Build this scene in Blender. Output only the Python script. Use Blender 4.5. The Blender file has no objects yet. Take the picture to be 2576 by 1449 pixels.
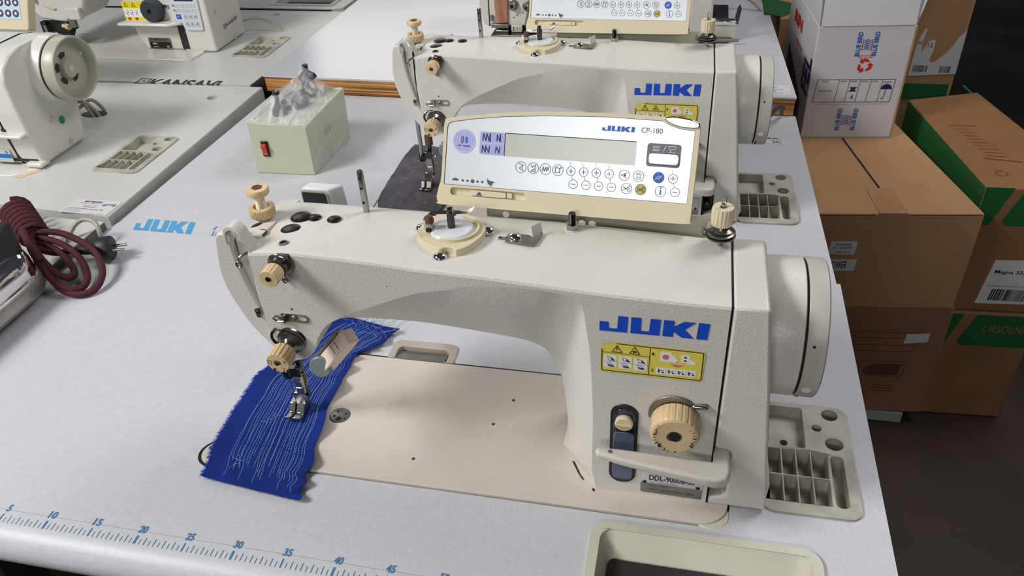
import bpy, bmesh, math, random
from mathutils import Vector, Matrix, noise
from mathutils.geometry import tessellate_polygon
random.seed(7)
V = Vector; PI = math.pi
C = bpy.context.scene.collection
scn = bpy.context.scene
# everything is laid out with the near table top at z = 0; the floor is 0.76 m lower and the whole
# place is lifted by LIFT at the end so that the floor lies at z = 0
LIFT = 0.76

# ------------------------------------------------------------------ camera, world, lamps, exposure
cam_d = bpy.data.cameras.new('camera'); cam = bpy.data.objects.new('camera', cam_d); C.objects.link(cam)
R_ = V((0.97665772, 0.20900892, -0.04954767)); U_ = V((-0.08184348, 0.57535731, 0.81379703)); D_ = V((-0.19859845, 0.790746, -0.57903318))
cam.matrix_world = Matrix(((R_.x, U_.x, -D_.x, 0.55300751), (R_.y, U_.y, -D_.y, -0.38013786), (R_.z, U_.z, -D_.z, 0.61745507 + LIFT), (0, 0, 0, 1)))
cam_d.sensor_fit = 'HORIZONTAL'; cam_d.sensor_width = 36.0; cam_d.lens = 36.0 * 2026.95657 / 2576.0
cam_d.clip_start = 0.02; cam_d.clip_end = 60
scn.camera = cam
w = bpy.data.worlds.new('room_light'); scn.world = w; w.use_nodes = True
w.node_tree.nodes['Background'].inputs['Color'].default_value = (0.80, 0.86, 1.0, 1)
w.node_tree.nodes['Background'].inputs['Strength'].default_value = 0.05
def lamp(name, loc, aim, sx, sy, power, col=(1, 0.98, 0.95)):
    d = bpy.data.lights.new(name, 'AREA'); d.shape = 'RECTANGLE'; d.size = sx; d.size_y = sy; d.energy = power; d.color = col
    o = bpy.data.objects.new(name, d); C.objects.link(o); o.location = V(loc) + V((0, 0, LIFT))
    o.rotation_euler = (V(aim) - V(loc)).to_track_quat('-Z', 'Y').to_euler(); return o
lamp('ceiling_lamp', (-1.45, -0.55, 1.95), (0.2, 0.5, 0), 0.70, 0.70, 54)
lamp('ceiling_lamp', (-1.30, -1.30, 1.90), (0.2, 0.5, 0), 0.60, 0.60, 9)
lamp('ceiling_lamp', (1.60, 1.40, 2.00), (0.2, 0.5, 0), 1.00, 1.00, 25)
lamp('ceiling_lamp', (-1.60, 2.40, 1.95), (0.2, 0.5, 0), 0.90, 0.90, 6)
lamp('ceiling_lamp', (0.10, -3.00, 1.70), (0.2, 0.5, 0), 1.30, 0.50, 29)
lamp('ceiling_lamp', (-1.60, 6.60, 1.95), (0.2, 0.5, 0), 2.60, 1.10, 19)
vs = scn.view_settings
scn.display_settings.display_device = 'sRGB'
vs.view_transform = 'Standard'; vs.look = 'None'; vs.gamma = 1.0; vs.use_curve_mapping = False; vs.exposure = 0.0

# ------------------------------------------------------------------ materials
def srgb(r, g, b):
    f = lambda c: (c / 255 / 12.92) if c / 255 <= 0.04045 else ((c / 255 + 0.055) / 1.055) ** 2.4
    return (f(r), f(g), f(b), 1)
MAT = {}
def mat(name, rgb, rough=0.5, metal=0.0, bump=0.0, bscale=500, var=0.0, vscale=8, spec=0.5, coat=0.0, trans=0.0, alpha=1.0, rgb2=None, stretch=None):
    m = bpy.data.materials.new(name); m.use_nodes = True; nt = m.node_tree; b = nt.nodes['Principled BSDF']
    b.inputs['Base Color'].default_value = srgb(*rgb); b.inputs['Roughness'].default_value = rough; b.inputs['Metallic'].default_value = metal
    b.inputs['Specular IOR Level'].default_value = spec; b.inputs['Coat Weight'].default_value = coat
    b.inputs['Transmission Weight'].default_value = trans; b.inputs['Alpha'].default_value = alpha
    L = nt.links; tc = nt.nodes.new('ShaderNodeTexCoord')
    co = tc.outputs['Object']
    if stretch:
        mp = nt.nodes.new('ShaderNodeMapping'); mp.inputs['Scale'].default_value = stretch; L.new(co, mp.inputs['Vector']); co = mp.outputs['Vector']
    if var > 0 or rgb2:
        n = nt.nodes.new('ShaderNodeTexNoise'); n.inputs['Scale'].default_value = vscale; n.inputs['Detail'].default_value = 6; L.new(co, n.inputs['Vector'])
        r = nt.nodes.new('ShaderNodeValToRGB'); a = srgb(*rgb)
        c2 = srgb(*rgb2) if rgb2 else tuple(a[i] * (1 - var) for i in range(3)) + (1,)
        r.color_ramp.elements[0].position = 0.38; r.color_ramp.elements[1].position = 0.66
        r.color_ramp.elements[0].color = a; r.color_ramp.elements[1].color = c2
        L.new(n.outputs['Fac'], r.inputs['Fac']); L.new(r.outputs['Color'], b.inputs['Base Color'])
    if bump > 0:
        n = nt.nodes.new('ShaderNodeTexNoise'); n.inputs['Scale'].default_value = bscale; n.inputs['Detail'].default_value = 2; L.new(co, n.inputs['Vector'])
        bp = nt.nodes.new('ShaderNodeBump'); bp.inputs['Strength'].default_value = bump; bp.inputs['Distance'].default_value = 0.001
        L.new(n.outputs['Fac'], bp.inputs['Height']); L.new(bp.outputs['Normal'], b.inputs['Normal'])
    MAT[name] = m; return m
def weave(name, rgb, rough=0.4, k=0.06, s=330, spec=0.4):
    # laminate with a fine linen print: thin threads in two directions, broken up by noise
    m = mat(name, rgb, rough, spec=spec); nt = m.node_tree; L = nt.links; b = nt.nodes['Principled BSDF']
    tc = nt.nodes.new('ShaderNodeTexCoord'); outs = []
    for sc in ((s * 0.12, s * 2.2, 1), (s * 2.2, s * 0.12, 1)):
        mp = nt.nodes.new('ShaderNodeMapping'); mp.inputs['Scale'].default_value = sc; L.new(tc.outputs['Object'], mp.inputs['Vector'])
        n = nt.nodes.new('ShaderNodeTexNoise'); n.inputs['Scale'].default_value = 1.0; n.inputs['Detail'].default_value = 1.5
        L.new(mp.outputs['Vector'], n.inputs['Vector']); outs.append(n.outputs['Fac'])
    mx = nt.nodes.new('ShaderNodeMath'); mx.operation = 'ADD'; L.new(outs[0], mx.inputs[0]); L.new(outs[1], mx.inputs[1])
    r = nt.nodes.new('ShaderNodeValToRGB'); a = srgb(*rgb)
    r.color_ramp.elements[0].position = 0.38; r.color_ramp.elements[1].position = 0.68
    r.color_ramp.elements[0].color = tuple(c * (1 - k) for c in a[:3]) + (1,); r.color_ramp.elements[1].color = tuple(min(1, c * (1 + k)) for c in a[:3]) + (1,)
    h = nt.nodes.new('ShaderNodeMath'); h.operation = 'MULTIPLY'; h.inputs[1].default_value = 0.5
    L.new(mx.outputs[0], h.inputs[0]); L.new(h.outputs[0], r.inputs['Fac']); L.new(r.outputs['Color'], b.inputs['Base Color'])
    bp = nt.nodes.new('ShaderNodeBump'); bp.inputs['Strength'].default_value = 0.25; bp.inputs['Distance'].default_value = 0.0003
    L.new(mx.outputs[0], bp.inputs['Height']); L.new(bp.outputs['Normal'], b.inputs['Normal']); return m
def wood(name):
    m = mat(name, (190, 130, 60), 0.5); nt = m.node_tree; L = nt.links; b = nt.nodes['Principled BSDF']
    tc = nt.nodes.new('ShaderNodeTexCoord'); mp = nt.nodes.new('ShaderNodeMapping'); mp.inputs['Scale'].default_value = (3, 3, 260); L.new(tc.outputs['Object'], mp.inputs['Vector'])
    n = nt.nodes.new('ShaderNodeTexNoise'); n.inputs['Scale'].default_value = 1.0; n.inputs['Detail'].default_value = 4; L.new(mp.outputs['Vector'], n.inputs['Vector'])
    r = nt.nodes.new('ShaderNodeValToRGB'); r.color_ramp.elements[0].position = 0.36; r.color_ramp.elements[1].position = 0.62
    r.color_ramp.elements[0].color = srgb(112, 66, 24); r.color_ramp.elements[1].color = srgb(212, 158, 88)
    L.new(n.outputs['Fac'], r.inputs['Fac']); L.new(r.outputs['Color'], b.inputs['Base Color']); return m
weave('linen_laminate', (196, 199, 205), k=0.075, s=620); weave('gloss_laminate', (198, 198, 206), 0.16, 0.012, 200, 0.6)
mat('cream_laminate', (200, 202, 200), 0.3, var=0.03, vscale=5); mat('laminate_edge', (168, 168, 166), 0.45, var=0.1, vscale=30); mat('dark_edge', (92, 88, 90), 0.5)
wood('plywood')
mat('machine_paint', (216, 213, 206), 0.32, bump=0.30, bscale=480, var=0.05, vscale=9)
mat('smooth_paint', (212, 208, 199), 0.28, bump=0.15, bscale=260, var=0.05, vscale=7)
mat('bed_paint', (206, 199, 190), 0.38, bump=0.2, bscale=300, var=0.06, vscale=14)
mat('old_machine_paint', (214, 213, 206), 0.25, bump=0.12, bscale=200)
mat('wheel_grey', (176, 176, 160), 0.35); mat('wheel_paint', (184, 180, 172), 0.4)
mat('cream_plastic', (216, 206, 176), 0.4, var=0.04, vscale=20); mat('ivory_plastic', (222, 196, 152), 0.42, var=0.18, vscale=60)
mat('white_plastic', (214, 216, 222), 0.35); mat('aged_white_plastic', (205, 203, 186), 0.42, var=0.12, vscale=18)
mat('tray_plastic', (186, 184, 172), 0.45, var=0.35, vscale=34); mat('clean_tray_plastic', (186, 198, 192), 0.4)
mat('dark_brown_mat', (44, 36, 38), 0.6); mat('black_plastic', (22, 22, 25), 0.3); mat('black_gap', (12, 11, 11), 0.8)
mat('black_steel', (78, 75, 74), 0.18, 0.95); mat('steel', (168, 166, 162), 0.24, 1.0); mat('dark_chrome', (118, 114, 110), 0.22, 0.85); mat('hinge_plastic', (178, 170, 158), 0.45, var=0.2, vscale=40); mat('dull_steel', (150, 148, 142), 0.4, 0.9, var=0.2, vscale=60)
mat('chrome', (225, 224, 224), 0.08, 1.0); mat('bracket_steel', (206, 204, 190), 0.4, 0.25)
mat('silver_face', (214, 219, 226), 0.32, 0.25); mat('lcd', (190, 196, 186), 0.25, var=0.03, vscale=30); mat('lilac_print', (168, 172, 226), 0.4); mat('light_lilac', (222, 224, 244), 0.4)
mat('navy_print', (34, 34, 92), 0.5); mat('blue_print', (34, 96, 190), 0.45); mat('logo_blue', (16, 76, 198), 0.4); mat('pale_blue_print', (72, 156, 210), 0.5); mat('ruler_blue', (70, 120, 170), 0.5)
mat('black_print', (24, 24, 26), 0.5); mat('grey_print', (74, 78, 88), 0.5); mat('white_print', (238, 238, 238), 0.5); mat('yellow_print', (230, 214, 92), 0.45); mat('gold_print', (206, 184, 90), 0.45); mat('yellow_sticker', (232, 214, 22), 0.4)
mat('red_print', (200, 44, 40), 0.5); mat('pink_print', (214, 110, 110), 0.5); mat('grey_pad', (96, 100, 112), 0.4)
mat('window_dark', (26, 32, 52), 0.08, coat=0.6); mat('window_oil', (84, 92, 118), 0.12, coat=0.6)
mat('blue_cloth', (16, 42, 122), 0.85, bump=0.4, bscale=900, var=0.22, vscale=22, spec=0.2); mat('thread_blue', (122, 156, 200), 0.7); mat('fray_blue', (22, 54, 186), 0.9)
mat('grey_cloth', (92, 90, 96), 0.95, bump=0.6, bscale=700, var=0.3, vscale=30, spec=0.15); mat('thread_pale', (200, 170, 165), 0.8)
mat('box_green_grey', (190, 194, 170), 0.35); mat('red_switch', (214, 30, 34), 0.25); mat('pink_plastic', (232, 210, 196), 0.4); mat('grey_disc', (118, 128, 128), 0.4)
mat('maroon_braid', (78, 20, 32), 0.8, bump=0.9, bscale=600, var=0.35, vscale=380); mat('plug_black', (28, 30, 36), 0.5); mat('iron_sole', (168, 164, 160), 0.38, 0.85, var=0.2, vscale=40); mat('iron_chrome', (226, 222, 226), 0.07, 1.0, var=0.08, vscale=25)
mat('cardboard', (176, 136, 98), 0.8, var=0.08, vscale=9); mat('dark_cardboard', (138, 98, 64), 0.85, var=0.1, vscale=8); mat('red_cardboard', (146, 104, 78), 0.85, var=0.1, vscale=8)
mat('white_card', (208, 207, 212), 0.6, var=0.03, vscale=7); mat('film_posts', (44, 44, 52), 0.35); mat('card_inner', (196, 196, 186), 0.7); mat('green_print', (22, 92, 46), 0.6); mat('brown_print', (96, 62, 44), 0.8); mat('tape', (172, 132, 98), 0.15); mat('navy_blue', (28, 30, 84), 0.6); mat('maroon_print', (74, 26, 32), 0.6)
mat('label_white', (206, 206, 210), 0.6); mat('styrofoam', (150, 158, 158), 0.8); mat('cable_grey', (158, 154, 144), 0.5); mat('cable_dark', (70, 72, 74), 0.5)
mat('stand_steel', (70, 78, 80), 0.5, 0.3); mat('aqua_paint', (170, 196, 192), 0.4); mat('black_sheet', (15, 15, 14), 0.55, var=0.4, vscale=6); mat('teal_strap', (30, 140, 110), 0.5)
mat('stained_cover', (198, 160, 138), 0.35, rgb2=(150, 96, 66), vscale=25, stretch=(1, 1, 0.25)); mat('leather_brown', (92, 60, 44), 0.6); mat('pad_blue', (196, 214, 228), 0.35); mat('dial_black', (52, 56, 62), 0.5)
def floor_mat():
    m = mat('patchy_floor', (62, 43, 32), 0.6, rgb2=(34, 33, 28), vscale=3.2, bump=0.1, bscale=60); return m
floor_mat()
def film(name, sc, lo, hi, bump):
    m = mat(name, (236, 236, 240), 0.10, coat=0.3); nt = m.node_tree; L = nt.links; b = nt.nodes['Principled BSDF']
    tc = nt.nodes.new('ShaderNodeTexCoord'); mp = nt.nodes.new('ShaderNodeMapping'); mp.inputs['Scale'].default_value = sc; L.new(tc.outputs['Object'], mp.inputs['Vector'])
    n = nt.nodes.new('ShaderNodeTexNoise'); n.inputs['Scale'].default_value = 1.0; n.inputs['Detail'].default_value = 5; n.inputs['Distortion'].default_value = 0.8; L.new(mp.outputs['Vector'], n.inputs['Vector'])
    r = nt.nodes.new('ShaderNodeMapRange'); r.inputs['From Min'].default_value = 0.42; r.inputs['From Max'].default_value = 0.72; r.inputs['To Min'].default_value = lo; r.inputs['To Max'].default_value = hi
    L.new(n.outputs['Fac'], r.inputs['Value']); L.new(r.outputs['Result'], b.inputs['Alpha'])
    bp = nt.nodes.new('ShaderNodeBump'); bp.inputs['Strength'].default_value = bump; bp.inputs['Distance'].default_value = 0.003; L.new(n.outputs['Fac'], bp.inputs['Height']); L.new(bp.outputs['Normal'], b.inputs['Normal'])
film('stretch_film', (90, 34, 20), 0.22, 0.80, 0.9); film('stretch_film_side', (30, 26, 60), 0.05, 0.42, 0.35)

# ------------------------------------------------------------------ geometry helpers
class Fr:                                     # a frame: origin, two in-plane axes and the normal
    def __init__(s, o, x, y):
        s.o = V(o); s.x = V(x).normalized(); s.y = (V(y) - s.x * V(y).dot(s.x)).normalized(); s.n = s.x.cross(s.y)
    def p(s, u, v, w=0): return s.o + s.x * u + s.y * v + s.n * w
def face_frame(y): return Fr((0, y, 0), (1, 0, 0), (0, 0, 1))      # u = x, v = z, normal towards the viewer (-y)
def top_frame(z): return Fr((0, 0, z), (1, 0, 0), (0, 1, 0))       # u = x, v = y, normal up
WM = {}
class MB:
    def __init__(s): s.b = bmesh.new()
    def verts(s, ps): return [s.b.verts.new(V(p)) for p in ps]
    def quad(s, *ps):
        s.b.faces.new(s.verts(ps)); return s
    def box(s, x0, x1, y0, y1, z0, z1, fr=None):
        f = (lambda a, b, c: fr.p(a, b, c)) if fr else (lambda a, b, c: V((a, b, c)))
        v = s.verts([f(x0, y0, z0), f(x1, y0, z0), f(x1, y1, z0), f(x0, y1, z0), f(x0, y0, z1), f(x1, y0, z1), f(x1, y1, z1), f(x0, y1, z1)])
        for q in ((0, 3, 2, 1), (4, 5, 6, 7), (0, 1, 5, 4), (1, 2, 6, 5), (2, 3, 7, 6), (3, 0, 4, 7)): s.b.faces.new([v[i] for i in q])
        return s
    def prism(s, pts, fr, w0, w1):
        a = s.verts([fr.p(u, v, w0) for u, v in pts]); c = s.verts([fr.p(u, v, w1) for u, v in pts]); n = len(pts)
        s.b.faces.new(a[::-1]); s.b.faces.new(c)
        for i in range(n): s.b.faces.new([a[i], a[(i + 1) % n], c[(i + 1) % n], c[i]])
        return s
    def hull(s, bot, top):                     # two matching 3-D outlines joined
        a = s.verts(bot); c = s.verts(top); n = len(bot); s.b.faces.new(a[::-1]); s.b.faces.new(c)
        for i in range(n): s.b.faces.new([a[i], a[(i + 1) % n], c[(i + 1) % n], c[i]])
        return s
    def cyl(s, p0, p1, r0, r1=None, seg=24):
        r1 = r0 if r1 is None else r1; p0 = V(p0); p1 = V(p1); d = (p1 - p0).normalized()
        x = d.orthogonal().normalized(); y = d.cross(x)
        ra = [p0 + (x * math.cos(t) + y * math.sin(t)) * r0 for t in [2 * PI * i / seg for i in range(seg)]]
        rb = [p1 + (x * math.cos(t) + y * math.sin(t)) * r1 for t in [2 * PI * i / seg for i in range(seg)]]
        return s.hull(ra, rb)
    def lathe(s, prof, p0, axis, seg=32, flute=0, fd=0.0, frange=None):      # prof: (radius, height along axis)
        p0 = V(p0); d = V(axis).normalized(); x = d.orthogonal().normalized(); y = d.cross(x); rings = []
        for k, (r, h) in enumerate(prof):
            ring = []
            for i in range(seg):
                t = 2 * PI * i / seg; rr = r
                if flute and frange[0] <= k <= frange[1]: rr = r - (fd if (i % flute == 0) else 0)
                ring.append(s.b.verts.new(p0 + d * h + (x * math.cos(t) + y * math.sin(t)) * max(rr, 1e-5)))
            rings.append(ring)
        for a, c in zip(rings, rings[1:]):
            for i in range(seg): s.b.faces.new([a[i], a[(i + 1) % seg], c[(i + 1) % seg], c[i]])
        s.b.faces.new(rings[0][::-1]); s.b.faces.new(rings[-1]); return s
    def tube(s, path, r, seg=8, close=False):
        P = [V(p) for p in path]; n = len(P); rings = []; up = None
        for i, p in enumerate(P):
            d = ((P[(i + 1) % n] if (close or i < n - 1) else P[i]) - (P[i - 1] if (close or i > 0) else P[i])).normalized()
            if up is None: up = d.orthogonal().normalized()
            up = (up - d * up.dot(d)); up = up.normalized() if up.length > 1e-6 else d.orthogonal().normalized()
            sd = d.cross(up); rr = r[i] if isinstance(r, (list, tuple)) else r
            rings.append([s.b.verts.new(p + (up * math.cos(2 * PI * k / seg) + sd * math.sin(2 * PI * k / seg)) * rr) for k in range(seg)])
        m = n if close else n - 1
        for i in range(m):
            a, c = rings[i], rings[(i + 1) % n]
            for k in range(seg): s.b.faces.new([a[k], a[(k + 1) % seg], c[(k + 1) % seg], c[k]])
        if not close: s.b.faces.new(rings[0][::-1]); s.b.faces.new(rings[-1])
        return s
    def ring(s, fr, u, v, r, t, w=0.0002, seg=28, w0=0.0):     # flat printed ring
        o = [s.b.verts.new(fr.p(u + math.cos(a) * r, v + math.sin(a) * r, w)) for a in [2 * PI * i / seg for i in range(seg)]]
        n = [s.b.verts.new(fr.p(u + math.cos(a) * (r - t), v + math.sin(a) * (r - t), w)) for a in [2 * PI * i / seg for i in range(seg)]]
        for i in range(seg): s.b.faces.new([o[i], o[(i + 1) % seg], n[(i + 1) % seg], n[i]])
        return s
    def disc(s, fr, u, v, r, w=0.0002, seg=28, ry=None):
        ry = ry or r; s.b.faces.new([s.b.verts.new(fr.p(u + math.cos(a) * r, v + math.sin(a) * ry, w)) for a in [2 * PI * i / seg for i in range(seg)]]); return s
    def line(s, fr, pts, t, w=0.0003, close=False):            # printed stroke
        n = len(pts); rng = range(n if close else n - 1)
        for i in rng:
            a = V(pts[i]); b = V(pts[(i + 1) % n]); d = (b - a)
            if d.length < 1e-7: continue
            d.normalize(); q = V((-d.y, d.x)) * t / 2; e = d * t * 0.4
            s.b.faces.new([s.b.verts.new(fr.p(k.x, k.y, w)) for k in (a - e - q, b + e - q, b + e + q, a - e + q)])
        return s
    def poly(s, fr, pts, w=0.0002):
        s.b.faces.new([s.b.verts.new(fr.p(u, v, w)) for u, v in pts]); return s
    def plate(s, outer, holes, z, thick, fr=None, depths=None):   # slab with pockets or through holes
        fr = fr or top_frame(0); loops = [outer] + holes; flat = [p for l in loops for p in l]
        for zz, flip, ls in ((z, False, loops), (z - thick, True, [outer] + [h for k, h in enumerate(holes) if not depths or depths[k] >= thick])):
            fl = [p for l in ls for p in l]; vs_ = s.verts([fr.p(u, v, zz) for u, v in fl])
            for t in tessellate_polygon([[V((u, v, 0)) for u, v in l] for l in ls]):
                t = t[::-1] if flip else t
                try: s.b.faces.new([vs_[i] for i in t])
                except ValueError: pass
        n = len(outer); a = s.verts([fr.p(u, v, z) for u, v in outer]); c = s.verts([fr.p(u, v, z - thick) for u, v in outer])
        for i in range(n): s.b.faces.new([a[i], a[(i + 1) % n], c[(i + 1) % n], c[i]])
        for k, h in enumerate(holes):
            dp = depths[k] if depths else thick; n = len(h)
            a = s.verts([fr.p(u, v, z) for u, v in h]); c = s.verts([fr.p(u, v, z - dp) for u, v in h])
            for i in range(n): s.b.faces.new([a[i], c[i], c[(i + 1) % n], a[(i + 1) % n]])
            if dp < thick: s.b.faces.new(c)
        return s
    def build(s, name, m, parent=None, smooth=True, bevel=0, ang=35, seg=2, label=None, recalc=True, merge=True):
        if merge: bmesh.ops.remove_doubles(s.b, verts=s.b.verts, dist=1e-6)
        if recalc: bmesh.ops.recalc_face_normals(s.b, faces=s.b.faces)
        me = bpy.data.meshes.new(name); s.b.to_mesh(me); s.b.free()
        o = bpy.data.objects.new(name, me); C.objects.link(o)
        me.materials.append(MAT[m] if isinstance(m, str) else m)
        if parent is not None:
            M = WM[parent.name]; me.transform(M.inverted()); o.parent = parent; WM[o.name] = M
        else:
            xs = [v.co for v in me.vertices]; c = V((sum(v.x for v in xs) / len(xs), sum(v.y for v in xs) / len(xs), min(v.z for v in xs)))
            M = Matrix.Translation(c); me.transform(M.inverted()); o.matrix_basis = M; WM[o.name] = M
        if smooth:
            for p in me.polygons: p.use_smooth = True
            me.set_sharp_from_angle(angle=math.radians(ang))
        if bevel:
            b = o.modifiers.new('bevel', 'BEVEL'); b.width = bevel; b.segments = seg; b.limit_method = 'ANGLE'; b.angle_limit = math.radians(40)
        if label: o['label'] = label
        return o
def tag(o, label, cat, group=None, kind=None):
    if label: o['label'] = label
    if cat: o['category'] = cat
    if group: o['group'] = group
    if kind: o['kind'] = kind
    return o
def thing(name, label, cat, loc, group=None):
    o = bpy.data.objects.new(name, None); C.objects.link(o); o.empty_display_size = 0.05
    o.matrix_basis = Matrix.Translation(V(loc)); WM[o.name] = o.matrix_basis.copy(); return tag(o, label, cat, group)
def dup(root, M, label=None, skip=()):
    r = root.copy(); C.objects.link(r); r.matrix_basis = M @ root.matrix_basis; WM[r.name] = r.matrix_basis.copy()
    if label: r['label'] = label
    def rec(o, n):
        for ch in list(o.children):
            if ch in skip: continue
            c = ch.copy(); C.objects.link(c); c.parent = n; WM[c.name] = WM[r.name]; rec(ch, c)
    rec(root, r); return r
def rrect(x0, x1, y0, y1, r, n=5):
    pts = []
    for cx, cy, a0 in ((x1 - r, y1 - r, 0), (x0 + r, y1 - r, 90), (x0 + r, y0 + r, 180), (x1 - r, y0 + r, 270)):
        for i in range(n + 1):
            a = math.radians(a0 + 90 * i / n); pts.append((cx + r * math.cos(a), cy + r * math.sin(a)))
    return pts
def circ(u, v, r, n=20, ry=None): return [(u + r * math.cos(2 * PI * i / n), v + (ry or r) * math.sin(2 * PI * i / n)) for i in range(n)]
def smooth_path(pts, n=6):                    # Catmull-Rom through points
    P = [V(p) for p in pts]; out = []
    for i in range(len(P) - 1):
        a = P[max(i - 1, 0)]; b = P[i]; c = P[i + 1]; d = P[min(i + 2, len(P) - 1)]
        for k in range(n):
            t = k / n; out.append(0.5 * ((2 * b) + (c - a) * t + (2 * a - 5 * b + 4 * c - d) * t * t + (3 * b - a - 3 * c + d) * t ** 3))
    out.append(P[-1]); return out
def text(name, s, fr, u0, v0, u1, v1, m, parent, bold=0.0, w=0.0004, rot=0, shear=0.0):
    # lettering fitted into the rectangle u0..u1, v0..v1 of a frame (rot in degrees turns it inside that rectangle)
    cu = bpy.data.curves.new('t', 'FONT'); cu.body = s; cu.align_x = 'LEFT'; cu.resolution_u = 3; cu.offset = bold; cu.shear = shear
    to = bpy.data.objects.new('t', cu); C.objects.link(to); dg = bpy.context.evaluated_depsgraph_get(); dg.update()
    me = bpy.data.meshes.new_from_object(to.evaluated_get(dg)); bpy.data.objects.remove(to); bpy.data.curves.remove(cu)
    xs = [v.co.x for v in me.vertices]; ys = [v.co.y for v in me.vertices]
    if not xs: return None
    x0, x1, y0, y1 = min(xs), max(xs), min(ys), max(ys)
    for v in me.vertices:
        a = (v.co.x - x0) / (x1 - x0); b = (v.co.y - y0) / (y1 - y0)
        if rot == 90: a, b = 1 - b, a
        if rot == -90: a, b = b, 1 - a
        v.co = fr.p(u0 + (u1 - u0) * a, v0 + (v1 - v0) * b, w)
    me.name = name; me.materials.append(MAT[m]); o = bpy.data.objects.new(name, me); C.objects.link(o)
    M = WM[parent.name]; me.transform(M.inverted()); o.parent = parent; WM[o.name] = M; return o
def lerp(a, b, t): return a + (b - a) * t
def interp(tab, x):
    if x <= tab[0][0]: return tab[0][1]
    for (a, p), (b, q) in zip(tab, tab[1:]):
        if x <= b: return lerp(p, q, (x - a) / (b - a) if b > a else 0)
    return tab[-1][1]
LOGO = [[(0, 0), (0, .59), (.085, .59), (.088, .2), (.165, .2), (.172, 1), (.263, 1), (.258, 0)],
        [(.288, 0), (.292, 1), (.385, 1), (.383, .2), (.458, .2), (.468, 1), (.562, 1), (.555, 0)],
        [(.582, 0), (.588, 1), (.684, 1), (.684, .65), (.77, 1), (.878, 1), (.782, .52), (.868, 0), (.757, 0), (.682, .32), (.676, 0)],
        [(.888, 0), (.9, 1), (1, 1), (.988, 0)]]
def logo(name, fr, u0, v0, u1, v1, m, parent, w=0.0004, shear=0.0):
    b = MB()
    for l in LOGO: b.poly(fr, [(lerp(u0, u1, a) + shear * c, lerp(v0, v1, c)) for a, c in l], w)
    return b.build(name, m, parent, smooth=False)
# the second row stands a little skewed and lower behind the first
R2 = Matrix(((0.99980309, -0.0191673, -0.00515165), (0.01898662, 0.99927191, -0.03310142), (0.00578213, 0.03299713, 0.99943893))).to_4x4()
T2 = Matrix.Translation((0.4 - 0.0175601, 0.18 + 0.53842549, -0.01128582)) @ R2 @ Matrix.Translation((-0.4, -0.18, 0))
Z2 = -0.0113

# ------------------------------------------------------------------ the room
fl = MB().box(-4.5, 5.0, -3.5, 8.5, -0.80, -0.76).build('floor', 'patchy_floor', smooth=False); fl['kind'] = 'structure'
b = MB().box(-4.5, 5.0, 8.5, 8.6, -0.76, 2.2); o = b.build('wall_back', 'white_card', smooth=False); o['kind'] = 'structure'
b = MB().box(-4.6, -4.5, -3.5, 8.5, -0.76, 2.2); o = b.build('wall_left', 'white_card', smooth=False); o['kind'] = 'structure'

# ------------------------------------------------------------------ tables
def stand(t, x0, x1, y0, y1, zt):
    for x in (x0, x1):
        MB().box(x - 0.02, x + 0.02, (y0 + y1) / 2 - 0.03, (y0 + y1) / 2 + 0.03, -0.72, zt).build('leg', 'stand_steel', t, bevel=0.003)
        MB().box(x - 0.025, x + 0.025, y0, y1, -0.76, -0.72).build('foot', 'stand_steel', t, bevel=0.004)
        MB().box(x - 0.015, x + 0.015, y0 + 0.04, y1 - 0.04, zt - 0.03, zt).build('top_bracket', 'stand_steel', t)
    MB().box(x0 + 0.02, x1 - 0.02, (y0 + y1) / 2 - 0.015, (y0 + y1) / 2 + 0.015, -0.5, -0.46).build('crossbar', 'stand_steel', t)
BEDX0, BEDX1, BEDY0, BEDY1 = 0.088, 0.6175, 0.1185, 0.2995
# ---- near table, with rounded front edge carrying a printed ruler
t1 = thing('sewing_table', 'white linen-patterned sewing table with blue ruler on its rounded front edge, nearest the viewer', 'table', (0.22, 0.27, -0.76))
x0, x1, yr = -0.3165, 0.7595, 0.5312
def bed_outline(g=0.0):
    p = rrect(BEDX0 - g, BEDX1 + g, BEDY0 - g, BEDY1 + g, 0.012)[:18]
    return p + [(BEDX1 + g - 0.027 + 0.027 * math.cos(math.radians(a)), BEDY0 - g + 0.027 + 0.027 * math.sin(math.radians(a))) for a in range(270, 361, 10)]
bedhole = [(x, y + (0.0030 if y > .28 else 0)) for x, y in bed_outline(0.0016)]
hingehole = rrect(0.2240, 0.3045, 0.3025, 0.335, 0.010)
trayhole = rrect(0.6515, 0.7365, 0.148, 0.2905, 0.010)
drawerhole = rrect(0.499, 0.694, 0.026, 0.1035, 0.013)
top = MB().plate([(x0, 0.021), (x1, 0.021), (x1, yr), (x0, yr)], [bedhole, hingehole, trayhole, drawerhole], 0.0, 0.036).build('tabletop', 'linen_laminate', t1, smooth=False)
nose = [(0.0212, 0.0), (0.015, 0.0), (0.006, -0.0006), (0.0, -0.0018), (-0.006, -0.0046), (-0.0115, -0.009), (-0.0155, -0.0155), (-0.0165, -0.023), (-0.0150, -0.030), (-0.010, -0.036), (0.0212, -0.036)]
fr_s = Fr((0, 0, 0), (0, 1, 0), (0, 0, 1))
MB().prism(nose, fr_s, x0, x1).build('front_edge', 'linen_laminate', t1, ang=50)
def nose_w(y): return interp([(a, c) for a, c in sorted(nose[:6])], y) + 0.0004
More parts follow.
